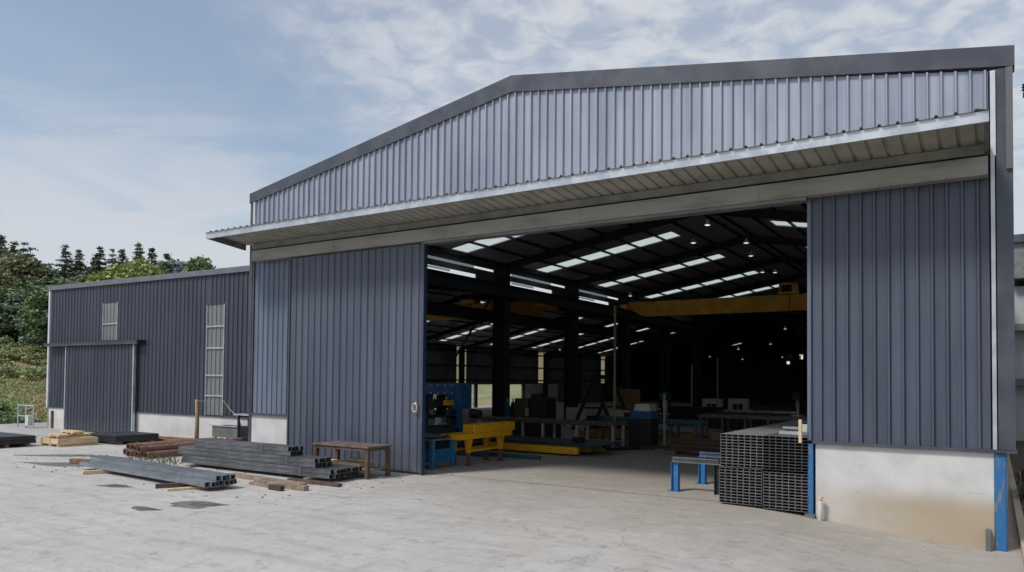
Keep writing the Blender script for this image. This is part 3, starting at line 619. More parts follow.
# ------------------------------------------------------------------ square tube stacks on the left
def long_bundle(lab, loc, rz, length, lay, size, m_, straps=(1., 3.), th=.006, grp_=None):
    t_ = thing('tube_bundle', lab, 'steel bundle', loc, rz, grp_, local=True); rr = random.Random(int(length*100+loc[0]*10)); o0 = None
    base = MB().hollow((0, 0, 0), (-length, 0, 0), size*.965, size*.955, th)
    tot = 0
    for r_, (n_, off, dx) in enumerate(lay):
        for c_ in range(n_):
            if o0 is None: o = base.build('square_tube', m_, t_, world=False); o0 = o
            else: o = o0.copy(); C.objects.link(o)
            o.location = (dx+rr.uniform(-.07, .03), off+size*(c_+.5), size*(r_+.5))
    H_ = size*len(lay); n_, off, dx = lay[0]
    for s_ in straps:
        g = MB(); e = .003
        g.box(-s_, -s_+.03, off-e, off-e+.002, 0, H_); g.box(-s_, -s_+.03, off, off+n_*size, H_+e, H_+e+.002); g.build('strap', greych, t_, world=False)
    return t_
gl = 'long square tube bundles stacked in the yard'
long_bundle('wide bottom tier of dark grey square tubes under two more tiers', (-11.98, 11.5, .08), 0, 5.3, [(9, 0, 0), (9, 0, .04)], .1, tubem, grp_=gl)
long_bundle('middle tier of dark grey square tubes with open ends, on the wide bottom tier', (-12.45, 11.52, .285), 0, 5.0, [(5, 0, 0), (5, 0, -.05)], .1, tubem, grp_=gl)
long_bundle('topmost narrow tier of dark grey square tubes on the tall yard stack', (-13.35, 11.55, .49), 0, 3.5, [(4, 0, 0), (4, 0, -.03)], .1, tubem, grp_=gl)
long_bundle('flat bundle of pale galvanised square tubes lying nearest the camera', (-12.95, 9.15, .09), R(-4.5), 5.5, [(7, 0, 0), (4, .25, -.05)], .1, tubel, grp_=gl)
long_bundle('loose dark tubes on the ground behind the tall yard stack, sticking out to its left', (-13.4, 12.75, .08), 0, 5.0, [(5, 0, 0), (4, 0, -.2)], .1, tubem, grp_=gl)
def bearer(x, y, lx, ly, h, rz, m_, lab, cat='timber'):
    o = MB().cbox((0, 0, h/2), (lx, ly, h)).build('timber_bearer', m_, bevel=.006); o.location = (x, y, 0); o.rotation_euler = (0, 0, rz); tag(o, lab, cat, 'timber bearers under the steel')
bearer(-17.3, 9.85, .12, 1.5, .085, -.25, timber, 'pale timber bearer under the left end of the galvanised tubes')
bearer(-13.9, 9.5, .13, 1.4, .085, -.5, rustbar, 'brown bearer under the right end of the galvanised tubes')
bearer(-13.5, 9.35, .11, 1.2, .05, -.35, timber, 'thin timber slip beside the brown bearer at the right end of the galvanised tubes')
bearer(-12.7, 12.1, .12, 1.5, .075, .1, oldwood, 'weathered bearer under the right end of the tall yard stack')
bearer(-16.8, 12.1, .12, 1.5, .075, .0, oldwood, 'weathered bearer under the left end of the tall yard stack')
def plank(lab, a, b_, w, h, m_, nm='timber_plank', cat='timber', grp_='loose timber around the yard stacks'):
    c = (Vector(a)+Vector(b_))/2; g = MB().beam(Vector(a)-c, Vector(b_)-c, w, h); o = g.build(nm, m_, bevel=.004); o.location = c; tag(o, lab, cat, grp_); return o
plank('longest weathered plank on the ground between the pale and dark tube stacks', (-14.6, 10.95, .04), (-12.0, 10.75, .04), .2, .08, oldwood)
plank('weathered plank with a blackened end lying in front of the dark tube stack', (-13.1, 10.45, .05), (-11.55, 10.42, .05), .14, .1, oldwood)
plank('short brown plank tucked against the right end of the tall yard stack', (-12.9, 11.15, .035), (-11.4, 11.2, .035), .12, .07, rustbar)
plank('small chipped block at the near edge of the weathered planks', (-12.3, 10.15, .05), (-11.9, 10.12, .05), .1, .1, mat('dark_block', (.05, .045, .04), .9))
plank('flat grey board beside the right end of the galvanised tubes', (-13.2, 10.5, .025), (-12.3, 10.35, .025), .3, .05, oldwood)
# rusty round pipes, ends towards the camera
gp = 'rusty pipes piled by the wooden pole'; pr = .09
pl = ['lowest left rusty pipe of the pile, its open end by the planks', 'second rusty pipe of the ground row, counted from the left', 'middle rusty pipe of the ground row in the pile', 'fourth rusty pipe of the ground row', 'rusty pipe nearest the tall tube stack in the ground row', 'rusty pipe lying on top of the pile at its left side', 'rusty pipe on top of the pile at its centre', 'rusty pipe on top of the pile at its right side', 'topmost rusty pipe set back on the pile', 'far left rusty pipe at the edge of the pile']
for i, (x, y, z, ln) in enumerate(((-20.75, 12.0, 0, 3.0), (-20.45, 11.9, 0, 3.0), (-20.15, 11.75, 0, 3.2), (-19.75, 11.75, 0, 3.2), (-19.4, 11.8, 0, 3), (-20.6, 12.0, 1, 2.8), (-20.28, 11.95, 1, 2.9), (-19.55, 11.7, 1, 3), (-19.9, 13.0, 1, 2.6), (-21.1, 12.4, 0, 2.8))):
    g = MB(); g.pipe((0, 0, 0), (rnd.uniform(-.1, .1), ln, 0), pr, .012); o = g.build('rusty_pipe', rust, smooth=False); o.location = (x, y, pr+.02+z*.155); tag(o, pl[i], 'pipe', gp)
    o.data.polygons.foreach_set('use_smooth', [True]*len(o.data.polygons)); o.data.set_sharp_from_angle(angle=.7)
t_ = plank('rusty square bar lying alone on the left of the galvanised tubes', (-19.9, 10.1, .07), (-18.2, 10.8, .07), .12, .12, rust, 'rusty_bar', 'steel bar', 'rusty bars in the yard')
plank('thin rusty bar lying across the yard in front of the pipes', (-20.6, 11.2, .04), (-19.2, 11.3, .04), .09, .08, rustbar, 'rusty_bar', 'steel bar', 'rusty bars in the yard')
plank('long rusty beam on the ground along the side hall plinth', (-26.4, 15.6, .06), (-22.6, 15.9, .06), .14, .12, rust, 'rusty_bar', 'steel bar', 'rusty bars in the yard')
plank('second rusty beam lying in front of the one along the plinth', (-25.0, 15.2, .05), (-21.7, 15.6, .05), .12, .1, rust, 'rusty_bar', 'steel bar', 'rusty bars in the yard')
plank('dark short girder piece behind the rusty pipes', (-22.2, 13.6, .06), (-21.3, 13.9, .06), .14, .12, dark, 'rusty_bar', 'steel bar', 'rusty bars in the yard')
# workbench of rusty angle steel with a timber shelf
t_ = thing('steel_workbench', 'rusty brown steel workbench with thin top standing in front of the sliding door', 'table', (-12.9, 13.0, 0))
bx0, bx1, by0, by1 = -13.5, -11.72, 12.35, 13.15
MB().box(bx0, bx1, by0, by1, .69, .725).build('table_top', mat('bench_top', (.2, .15, .125), .6, .1, (.11, .085, .075), 3), t_, bevel=.004)
g = MB(); g.box(bx0+.03, bx1-.03, by0+.03, by0+.07, .62, .688); g.box(bx0+.03, bx1-.03, by1-.07, by1-.03, .62, .688); g.box(bx0+.03, bx0+.07, by0+.072, by1-.072, .62, .688); g.box(bx1-.07, bx1-.03, by0+.072, by1-.072, .62, .688); g.build('apron', rustbar, t_)
for x in (bx0+.07, bx1-.07):
    for y in (by0+.06, by1-.06): MB().hollow((x, y, 0), (x, y, .618), .09, .09, .008).build('leg', rustbar, t_)
g = MB(); g.box(bx0+.1, bx1-.1, by0+.1, by1-.1, .16, .19); g.build('lower_shelf', oldwood, t_)
g = MB(); g.cbox((-13.0, 12.9, .24), (1.3, .3, .09)); g.cbox((-12.6, 13.0, .33), (.7, .15, .06)); tag(g.build('timber_offcut', timber, bevel=.005), 'timber offcuts lying on the lower shelf of the rusty workbench', 'timber')
# pallet crate and sheets
t_ = thing('wooden_pallet', 'pale pine pallet crate loaded with boards in front of the side hall', 'pallet', (-25.05, 12.75, 0))
g = MB()
for x in (-25.7, -25.1, -24.5): g.box(x-.05, x+.05, 12.1, 13.4, .0, .09)
g.build('bearer', timber, t_)
g = MB()
for k in range(9): g.box(-25.8, -24.4, 12.08+k*.148, 12.08+k*.148+.13, .09, .115)
g.build('deck_board', timber, t_)
g = MB()
for z in (.125, .205): g.box(-25.78, -24.42, 12.1, 12.125, z, z+.07); g.box(-25.78, -24.42, 13.38, 13.405, z, z+.07); g.box(-25.78, -25.755, 12.127, 13.378, z, z+.07); g.box(-24.445, -24.42, 12.127, 13.378, z, z+.07)
for x in (-25.75, -25.1, -24.5): g.box(x, x+.06, 12.075, 12.098, .1, .3)
g.build('side_board', timber, t_); t_.scale = (.82, .95, .9); t_.location.x = -25.2
for i, (x, y, w) in enumerate(((-25.4, 12.5, .8), (-25.2, 12.8, .95), (-25.25, 13.05, .85))):
    g = MB()
    for k in range(3): g.cbox((0, k*.12-.12, .0), (w, .1, .05))
    g.cbox((-w*.35, 0, -.045), (.08, .36, .04)); g.cbox((w*.35, 0, -.045), (.08, .36, .04))
    o = g.build('board_stack', timber); o.location = (x, y, .335+.1*(i == 1)); o.rotation_euler = (0, 0, rnd.uniform(-.08, .08))
    tag(o, ['nearest short pine boards lying on the pallet crate', 'highest short pine boards in the middle of the pallet crate', 'rear short pine boards on the pallet crate'][i], 'boards', 'loose boards on the pallet crate')
bm_ = mat('black_sheet', (.02, .021, .024), .45, .2, (.035, .035, .04), 3, island=.3)
def sheets(x0, x1, y0, y1, z0, n_, lab):
    t_ = thing('sheet_stack', lab, 'steel sheets', ((x0+x1)/2, (y0+y1)/2, 0), group='stacks of black steel sheet')
    g = MB(); rr = random.Random(n_)
    for k in range(n_): a, c = rr.uniform(-.03, .03), rr.uniform(-.03, .03); g.box(x0+a, x1+a, y0+c, y1+c, z0+k*.022, z0+k*.022+.019)
    g.build('sheet_pack', bm_, t_)
    for k in range(3):
        y = y0+.15+(y1-y0-.4)*k/2; MB().box(x0+.03, x1-.03, y, y+.09, 0, z0-.002).build('bearer', oldwood, t_)
sheets(-28.4, -25.6, 10.3, 11.9, .1, 11, 'stack of black steel sheets at the far left edge on timber bearers')
sheets(-26.0, -24.05, 13.6, 15.1, .08, 10, 'stack of black steel sheets between the pallet crate and the side hall door')
# pole, twigs, grey box
t_ = thing('wooden_pole', 'bleached upright wooden pole in front of the tall window of the side hall', 'pole', (-22.1, 15.2, 0))
g = MB(); g.tube([(-22.1, 15.2, 0), (-22.08, 15.2, .8), (-22.13, 15.2, 1.5)], .075, 10, r1=.06); g.build('shaft', wood, t_, smooth=True)
MB().box(-22.3, -21.9, 15.0, 15.4, 0, .1).build('foot_block', greych, t_, bevel=.01)
MB().tube([(-22.1, 15.2, 1.46), (-20.9, 15.2, 1.43)], .012, 5).build('wire', greych, t_)
t_ = thing('dead_branch', 'bare forked dead branch standing behind the grey metal trough', 'branch', (-20.4, 15.6, 0))
g = MB(); g.tube([(-20.3, 15.6, .5), (-20.5, 15.6, .95), (-20.95, 15.6, 1.2), (-21.45, 15.6, 1.62)], .03, 6, r1=.012); g.tube([(-20.5, 15.6, .95), (-20.1, 15.7, 1.1), (-19.8, 15.7, 1.12)], .025, 6, r1=.01); g.tube([(-20.95, 15.6, 1.2), (-21.05, 15.6, 1.5)], .012, 5, r1=.006); g.build('twig', wood, t_)
t_ = thing('metal_trough', 'dull grey metal trough on legs by the corner where the two halls meet', 'trough', (-20.9, 15.6, 0))
g = MB(); g.box(-21.5, -20.1, 15.35, 15.95, .3, .34); g.box(-21.5, -20.1, 15.35, 15.38, .34, .66); g.box(-21.5, -20.1, 15.92, 15.95, .34, .66); g.box(-21.5, -21.47, 15.382, 15.918, .34, .66); g.box(-20.13, -20.1, 15.382, 15.918, .34, .66); g.build('basin', greych, t_)
MB().box(-21.6, -20.0, 15.3, 15.36, .66, .69).build('rim', galv, t_)
for x in (-21.4, -20.2):
    for y in (15.42, 15.88): MB().box(x-.03, x+.03, y-.03, y+.03, 0, .3).build('leg', dark, t_)
t_ = thing('scrap_cage', 'dark scrap metal frame with bars against the main hall corner', 'frame', (-19.6, 15.4, 0))
g = MB()
for x in (-20.0, -19.5, -19.0): g.box(x-.03, x+.03, 15.2, 15.26, 0, 1.05)
for z in (.3, .65, 1.0): g.box(-20.0, -19.0, 15.262, 15.3, z, z+.06)
g.build('bars', dark, t_); MB().box(-20.1, -18.9, 15.1, 15.7, .98+.08, 1.1).build('top_plate', galv, t_)
# cage railing at the far left corner
t_ = thing('pipe_railing', 'grey pipe railing frame outside the far left corner of the side hall', 'railing', (-34.9, 15.7, 0))
g = MB()
for x in (-35.4, -34.7, -34.05): g.tube([(x, 15.7, 0), (x, 15.7, .98)], .03, 6)
g.tube([(-35.4, 15.7, .95), (-34.05, 15.7, .95)], .03, 6); g.tube([(-35.4, 15.7, .5), (-34.05, 15.7, .5)], .025, 6); g.build('rails', galv, t_)
MB().box(-34.55, -34.3, 15.6, 15.85, .1, .55).build('meter_box', whitem, t_); MB().tube([(-34.9, 15.8, 0), (-34.9, 15.8, .75), (-34.6, 15.8, .75)], .05, 8).build('valve_pipe', teal, t_)
tag(MB().box(-33.55, -33.42, YS-.06, YS-.005, 0, .75).build('stained_post', rustbar), 'short brown stained post against the plinth at the left end of the side hall', 'post')

# ------------------------------------------------------------------ inside the doorway
bluep2 = mat('bright_blue_paint', (.025, .19, .42), .5, 0, (.03, .13, .3), 4)
# blue press
t_ = thing('gantry_press', 'deep blue portal press standing just inside the doorway behind the sliding door', 'machine', (-14.3, 18.7, 0))
g = MB(); g.box(-15.9, -13.75, 18.5, 19.1, 1.76, 2.12); g.box(-14.12, -13.75, 18.5, 19.1, .3, 1.758); g.box(-15.9, -15.5, 18.5, 19.1, .3, 1.758); g.extr([(-14.12, 1.5), (-14.12, 1.758), (-14.4, 1.758)], 18.5, 19.1)
g.build('portal_frame', bluep, t_, bevel=.015)
MB().box(-16.0, -13.5, 18.3, 19.4, 0, .3).build('base', dark, t_)
MB().box(-15.1, -13.8, 18.4, 19.2, .3, .78).build('bed', navy, t_, bevel=.02)
g = MB(); g.tube([(-14.7, 18.75, 1.75), (-14.7, 18.75, 1.1)], .16, 14); g.tube([(-14.25, 18.75, 1.75), (-14.25, 18.75, 1.2)], .1, 14); g.tube([(-14.7, 18.75, 1.1), (-14.7, 18.75, .85)], .08, 12); g.build('ram', dark, t_, smooth=True)
MB().box(-15.05, -13.9, 18.5, 18.95, 1.0, 1.12).build('tool_holder', dark, t_); MB().box(-13.72, -13.45, 18.5, 18.9, .9, 1.35).build('control_box', greych, t_, bevel=.01)
for k, (x, z) in enumerate(((-14.02, 1.25), (-14.02, .95), (-15.6, 1.3))): MB().tube([(x, 18.3, z), (x, 18.5, z)], .11, 14).build('hand_wheel', [dark, navy, dark][k], t_)
for k, (x, z) in enumerate(((-15.2, .95), (-14.5, .9), (-14.2, 1.45))): MB().box(x, x+.22, 18.22, 18.48, z, z+.16).build('valve_block', [bluep2, galv, yellow][k], t_)
g = MB()
for k in range(7): g.cbox((-15.75+.28*k, 18.495, 2.06), (.04, .012, .04)); g.cbox((-15.75+.28*k, 18.495, 1.82), (.04, .012, .04))
g.build('bolt', galv, t_)
for k in range(4):
    g = MB().tube([(-15.0+.3*k, 18.45, 1.74), (-14.95+.3*k, 18.3, 1.4), (-14.8+.25*k, 18.4, 1.0)], .022, 6); g.build('hose', black, t_, smooth=True)
MB().tube([(-13.44, 18.7, 1.2), (-13.1, 18.6, 1.2)], .13, 12).build('motor', dark, t_)
# blue bench
t_ = thing('blue_bench', 'blue steel bench with a grey cloth on it by the sliding door edge', 'table', (-12.2, 15.05, 0))
for x in (-12.75, -11.72):
    for y in (14.62, 15.45): MB().box(x-.05, x+.05, y-.05, y+.05, 0, .72).build('leg', bluep2, t_)
MB().box(-12.82, -11.65, 14.55, 15.52, .722, .76).build('table_top', greych, t_); MB().box(-12.7, -11.77, 14.6, 15.46, .22, .26).build('shelf', bluep2, t_)
g = MB(); g.box(-11.7, -11.67, 14.68, 15.39, .18, .5); g.box(-12.7, -11.78, 14.59, 14.61, .18, .5); g.build('side_panel', bluep, t_)
g = MB(); n_ = 10
vs = [(-12.8+1.1*i/n_, 14.6+.85*j/n_, .775+.09*max(0, noise.noise(Vector((i*.5, j*.5, 2)))+.3)) for j in range(n_+1) for i in range(n_+1)]
g.add(vs, [(j*11+i, j*11+i+1, (j+1)*11+i+1, (j+1)*11+i) for j in range(n_) for i in range(n_)]); tag(g.build('cloth_heap', clothm, smooth=True), 'crumpled grey cloth heaped on the blue bench', 'cloth')
# yellow stand
t_ = thing('yellow_stand', 'bright yellow steel work stand with rusty lower legs inside the doorway', 'stand', (-11.9, 16.5, 0))
MB().box(-12.05, -11.38, 15.35, 17.75, .70, .84).build('table_top', yellow, t_, bevel=.01)
MB().box(-11.78, -11.4, 15.97, 17.95, .842, 1.07).build('upper_box', yellow, t_, bevel=.012)
for x in (-11.97, -11.5):
    for y in (15.85, 17.35):
        s_ = MB(); s_.extrx([(y-.13, .698), (y+.13, .698), (y+.06, .45), (y+.055, .34), (y-.055, .34), (y-.06, .45)], x-.05, x+.05); lg = s_.build('leg', yellow, t_)
        MB().box(x-.045, x+.045, y-.045, y+.045, .02, .338).build('lower_leg', rustbar, lg); MB().box(x-.09, x+.09, y-.09, y+.09, 0, .02).build('foot_plate', rustbar, lg)
MB().box(-11.53, -11.47, 15.91, 17.29, .36, .42).build('stretcher', yellow, t_); MB().box(-12.0, -11.94, 15.91, 17.29, .36, .42).build('stretcher', yellow, t_)
# low yellow platform carrying dark plates
def platform(x0, x1, y0, y1, zt, m_, lab, rz=0):
    t_ = thing('floor_skid', lab, 'skid', ((x0+x1)/2, (y0+y1)/2, 0), group='low yellow skids on the workshop floor')
    for y in (y0, (y0+y1)/2, y1-.16): MB().box(x0, x1, y, y+.16, .06, zt).build('side_beam', m_, t_, bevel=.008)
    for k in range(5): x = x0+.25+(x1-x0-.7)*k/4; MB().box(x, x+.14, y0+.165, y1-.165, .08, zt-.03).build('cross_beam', m_, t_)
    for k in range(4): x = x0+.4+(x1-x0-1.)*k/3; MB().box(x, x+.2, y0+.02, y1-.02, 0, .058).build('foot', dark, t_)
platform(-15.6, -10.3, 19.65, 21.3, .27, yellow, 'low yellow skid nearest the doorway with dark plates on it')
platform(-13.6, -9.0, 26.0, 28.0, .3, mat('ochre_paint', (.3, .15, .015), .6, 0, (.18, .09, .02), 4), 'low ochre skid farther back on the workshop floor')
gpl = 'dark steel plates on the yellow skid'
for i in range(3):
    o = MB().box(-15.4+.4*i, -9.9+.1*i, 19.75+.1*i, 21.6, .275+.025*i, .297+.025*i).build('steel_plate', bm_); tag(o, ['lowest of the dark plates lying on the nearest yellow skid', 'middle one of the dark plates lying on the nearest yellow skid', 'uppermost of the dark plates lying on the nearest yellow skid'][i], 'plate', gpl)
plank('long teal bar on the floor in front of the yellow skid', (-13.8, 18.15, .06), (-10.75, 18.25, .06), .14, .12, teal, 'floor_rail', 'rail', 'teal bars on the workshop floor')
plank('teal bar behind the yellow stand, between its legs', (-14.3, 17.8, .06), (-12.3, 17.9, .06), .14, .14, teal, 'floor_rail', 'rail', 'teal bars on the workshop floor')
# dark profiles lying on floor
for i, (a, c) in enumerate((((-10.9, 22.6, .05), (-9.3, 23.1, .05)), ((-11.5, 23.2, .05), (-9.0, 23.9, .05)), ((-10.4, 21.9, .05), (-9.8, 22.9, .05)))):
    plank(['shortest front one of the dark profiles on the floor right of the yellow skid', 'long dark profile on the floor in front of the ochre skid', 'dark crosswise profile on the floor at the right end of the yellow skid'][i], a, c, .25, .1, dark, 'steel_profile', 'steel bar', 'dark profiles on the floor')
# roller tables
def rollers(lab, x0, x1, y0, y1, h, m_, mtop, nleg=4):
    t_ = thing('roller_table', lab, 'roller table', ((x0+x1)/2, (y0+y1)/2, 0), group='roller tables along the hall')
    for y in (y0, y1): MB().box(x0, x1, y-.03, y+.03, h-.12, h).build('side_rail', mtop, t_)
    for k in range(nleg):
        x = x0+.15+(x1-x0-.3)*k/(nleg-1)
        for y in (y0, y1): MB().box(x-.04, x+.04, y-.04, y+.04, 0, h-.122).build('leg', m_, t_)
    for k in range(int((x1-x0)/.4)):
        x = x0+.2+.4*k; MB().tube([(x, y0+.035, h-.03), (x, y1-.035, h-.03)], .04, 8).build('roller', greych, t_, smooth=True)
rollers('roller table with a tan top edge behind the yellow stand', -15.6, -10.1, 22.0, 22.8, .9, galv, rustbar, 5)
rollers('teal roller table right of the first one', -12.2, -8.4, 25.0, 25.7, .9, teal, teal, 5)
rollers('long grey roller table running to the doorway tube stack', -10.2, -4.5, 30.0, 30.8, .9, greych, greych, 7)
rollers('dull grey roller table deep in the hall in front of the white cabinets', -15.5, -8.0, 38.0, 38.8, .8, greych, galv, 7)
# dark boxed machine
t_ = thing('plate_shear', 'dark boxy machine with a rounded motor on top standing behind the roller table', 'machine', (-14.5, 24, 0))
MB().box(-15.2, -13.7, 23.8, 24.8, 0, .74).build('base', dark, t_); MB().box(-15.15, -14.55, 23.8, 24.7, .742, 1.55).build('left_housing', mat('olive_cover', (.06, .055, .035), .7), t_, bevel=.02); MB().box(-14.5, -13.85, 23.85, 24.7, .742, 1.6).build('right_housing', dark, t_, bevel=.02)
MB().tube([(-14.6, 24.2, 1.62), (-14.2, 24.2, 1.62)], .12, 12).build('motor', dark, t_); MB().box(-14.62, -14.5, 23.7, 23.79, .9, 1.2).build('control_panel', galv, t_)
t_ = thing('cutting_machine', 'teal machine with a pale sloped cover, deep in the hall beside the thin pole', 'machine', (-10.1, 24.3, 0))
MB().box(-10.6, -9.75, 24, 24.6, 0, .95).build('base', dark, t_); MB().extr([(-10.55, .952), (-9.75, .952), (-9.8, 1.22), (-10.45, 1.22)], 24, 24.6).build('body', bluep, t_); MB().extr([(-10.4, 1.222), (-9.8, 1.222), (-9.85, 1.45), (-10.35, 1.45)], 24.02, 24.58).build('cover', whitem, t_)
t_ = thing('slender_pole', 'thin tan pole rising from the roller table to the crane level', 'pole', (-11.22, 24.2, 0))
MB().tube([(-11.22, 24.2, 0), (-11.22, 24.2, 4.9)], .045, 8).build('shaft', wood, t_); MB().box(-11.35, -11.1, 24.07, 24.33, 0, .03).build('base_plate', dark, t_)
for i, (x, y, h, lab) in enumerate(((-9.6, 24.8, 1.8, 'short pale upright beside the teal machine'), (-14.6, 42, 3.2, 'thin pale upright near the white cabinets, left one'), (-13.1, 42, 3.6, 'thin pale upright near the white cabinets, right one'), (-20.6, 46, 3.9, 'pale upright far back against the dark columns'))):
    tag(MB().tube([(x, y, 0), (x, y, h)], .04, 6).build('slender_post', galv), lab, 'post', 'thin uprights in the hall')
# A-frame hoist
t_ = thing('a_frame_hoist', 'navy A-frame hoist with splayed legs standing in the middle of the hall', 'hoist', (-14.75, 30, 0))
for y in (29.6, 31.6):
    for s_ in (-1, 1): MB().beam((-14.75, y, 2.3), (-14.75+s_*1.0, y, .05), .12, .12, up_=(0, 1, 0)).build('leg', navy, t_)
MB().box(-14.82, -14.68, 29.3, 31.9, 2.3, 2.5).build('top_beam', navy, t_)
for y in (29.6, 31.6): MB().box(-15.35, -14.15, y-.04, y+.04, 1.0, 1.08).build('cross_bar', navy, t_)
# pale panels and drums beyond
for i, (x0, x1, y, z0, z1, m_, lab) in enumerate(((-16.6, -15.6, 30.5, 0, 1.0, whitem, 'dirty white panel left of the A-frame hoist'), (-14.6, -13.4, 30.4, 0, .95, whitem, 'dirty white panel right of the A-frame hoist'), (-13.2, -12.7, 29.4, 0, .9, mat('red_cover', (.14, .03, .025), .7), 'dull red cover beside the white panels'), (-17.6, -17.0, 31.0, 0, 1.2, whitem, 'white panel behind the second dark column'), (-15.5, -14.2, 33.5, .0, 1.85, mat('tan_curtain', (.22, .15, .06), .8), 'tan curtain hung behind the A-frame hoist'))):
    g = MB(); g.box(x0, x1, y, y+.05, z0+.08, z1); g.box(x0, x0+.06, y-.2, y+.25, 0, .078+z0); g.box(x1-.06, x1, y-.2, y+.25, 0, .078+z0)
    for k in range(1, 4): g.box(x0+(x1-x0)*k/4-.01, x0+(x1-x0)*k/4+.01, y-.012, y, z0+.1, z1-.02)
    tag(g.build('standing_panel', m_), lab, 'panel', 'panels standing in the hall')
for i, (x, h, lab) in enumerate(((-15.0, 1.18, 'white cabinet deep in the hall, left of two'), (-13.4, 1.22, 'brightest white cabinet deep in the hall'))):
    t_ = thing('steel_cabinet', lab, 'cabinet', (x+.55, 45, 0), group='white cabinets deep in the hall')
    MB().box(x, x+1.15, 45, 45.5, 0, h).build('body', whitem, t_, bevel=.01)
    for q in (.3, .62): MB().box(x+q, x+q+.26, 44.98, 44.998, .1, h-.3).build('door', dark, t_)
# bits and pieces standing about the hall floor
def cylinder_rack(x, y, lab, cols):
    for i, m_ in enumerate(cols):
        t_ = thing('gas_cylinder', lab[i], 'gas cylinder', (x+.28*i, y, 0), group='gas cylinders in the hall')
        MB().lathe([(0, 0), (.11, 0), (.115, .03), (.115, 1.15), (.09, 1.28), (.04, 1.34), (0, 1.35)], (x+.28*i, y, 0), 14).build('bottle', m_, t_, smooth=True); MB().tube([(x+.28*i, y, 1.34), (x+.28*i, y, 1.47)], .03, 8).build('valve', galv, t_)
cylinder_rack(-16.9, 26.0, ['blue gas cylinder beside a dark column in the hall, left of a pair', 'dark gas cylinder beside a column in the hall, right of a pair'], [bluep, dark])
for i, (x, y, sx1, sy1, n_, m_, lab) in enumerate(((-13.3, 28.5, 2.6, .9, 5, dark, 'dark stack of beams behind the second roller table'), (-9.0, 33.5, 3.6, 1.2, 6, rustbar, 'brown stack of beams beyond the long grey roller table'), (-12.6, 35.6, 3.0, 1.0, 7, dark, 'dark stack of beams deep in the hall by the tan curtain'), (-7.4, 22.2, 2.4, .8, 3, rustbar, 'low brown stack of beams on the floor behind the doorway tube stack'))):
    t_ = thing('beam_stack', lab, 'steel beams', (x, y, 0), group='stacks of beams in the hall')
    for k in range(n_):
        for j in range(3): MB().ibeam((x-sx1/2+.1*((k+j) % 3), y+j*sy1/3, .16+.13*k), (x+sx1/2+.08*((k*2+j) % 3), y+j*sy1/3, .16+.13*k), .16, .12, .012, .01).build('beam', m_, t_)
    for q in (-.35, .35): MB().box(x+sx1*q-.05, x+sx1*q+.05, y-.12, y+sy1*.8, 0, .095).build('bearer', oldwood, t_)
for i, (x, y, h, lab, m_) in enumerate(((-15.9, 20.4, 1.25, 'small dark drilling machine between the press and the roller table', dark), (-12.2, 31.6, 1.4, 'dull teal drilling machine in front of the tan curtain', teal), (-6.9, 33.0, 1.5, 'dark drilling machine beyond the long grey roller table', navy))):
    t_ = thing('pillar_drill', lab, 'machine', (x, y, 0), group='pillar drills in the hall')
    MB().box(x-.25, x+.25, y-.3, y+.3, 0, .1).build('base', m_, t_, bevel=.01); MB().tube([(x, y+.15, .1), (x, y+.15, h+.2)], .06, 10).build('pillar', galv, t_)
    MB().box(x-.2, x+.2, y-.25, y+.15, h*.55, h*.55+.05).build('work_table', galv, t_); MB().box(x-.16, x+.16, y-.32, y+.3, h, h+.32).build('head', m_, t_, bevel=.02); MB().tube([(x, y-.2, h), (x, y-.2, h-.3)], .035, 8).build('spindle', galv, t_); MB().tube([(x+.16, y-.1, h+.12), (x+.34, y-.25, h-.05)], .012, 5).build('feed_handle', dark, t_)
for i, (x, y, r_, lab) in enumerate(((-13.6, 16.9, .2, 'black hose coil on the floor under the press'), (-10.6, 20.3, .17, 'coil of dark cable on the dark plates of the yellow skid'))):
    g = MB(); zb = .035 if i == 0 else .39
    for q in range(5): g.tube([(x+(r_+.025*(q % 2))*math.cos(a*.4), y+(r_+.025*(q % 2))*math.sin(a*.4), zb+.03*q) for a in range(17)], .016, 5)
    tag(g.build('cable_coil', black, smooth=True), lab, 'cable')

# ------------------------------------------------------------------ right-hand side
t_ = thing('neighbour_building', 'pale multi level building with dark eave beyond the right edge of the workshop', 'building', (3.5, 40, 0))
g = MB(); g.box(.75, 12, 40, 60, -.3, 6.6); g.build('wall', mat('pale_render', (.42, .43, .45), .8, 0, (.35, .36, .38), 1), t_)
g = MB(); g.box(.6, 12.3, 39.2, 60, 8.45, 8.8); g.build('eave_fascia', flash, t_)
g = MB(); g.box(.7, 12.2, 39.4, 60, 6.9, 8.44); g.build('roof', greych, t_)
for z in (2.2, 4.6): MB().box(.6, 12, 39.3, 39.98, z, z+.3).build('balcony_slab', greych, t_)
for x in (2.4, 4.6, 6.8):
    for z in (.4, 2.8, 5.1):
        f = MB().box(x, x+1.3, 39.94, 39.995, z, z+1.5 if z < 5 else z+1.2).build('window', white, t_); MB().box(x+.08, x+1.22, 39.92, 39.938, z+.08, z+1.4 if z < 5 else z+1.1).build('pane', glassm, f)
t_ = thing('utility_pole', 'utility pole at the right edge with an insulator on its crossarm', 'pole', (2.1, 25, 0))
MB().tube([(2.1, 25, -.3), (2.1, 25, 11.2)], .16, 12, r1=.11).build('shaft', greych, t_); MB().box(.78, 3.4, 24.94, 25.06, 10.25, 10.37).build('crossarm', dark, t_)
for x in (.82, 1.4, 2.8, 3.3): MB().lathe([(.03, 0), (.03, .06), (.08, .08), (.04, .13), (.08, .16), (.04, .2), (.07, .24), (.0, .28)], (x, 25, 10.37), 10).build('insulator', dark, t_)
t_ = thing('blue_trolley', 'blue wheeled trolley with black tyres on the dirt beside the workshop', 'trolley', (1.3, 20, -.2))
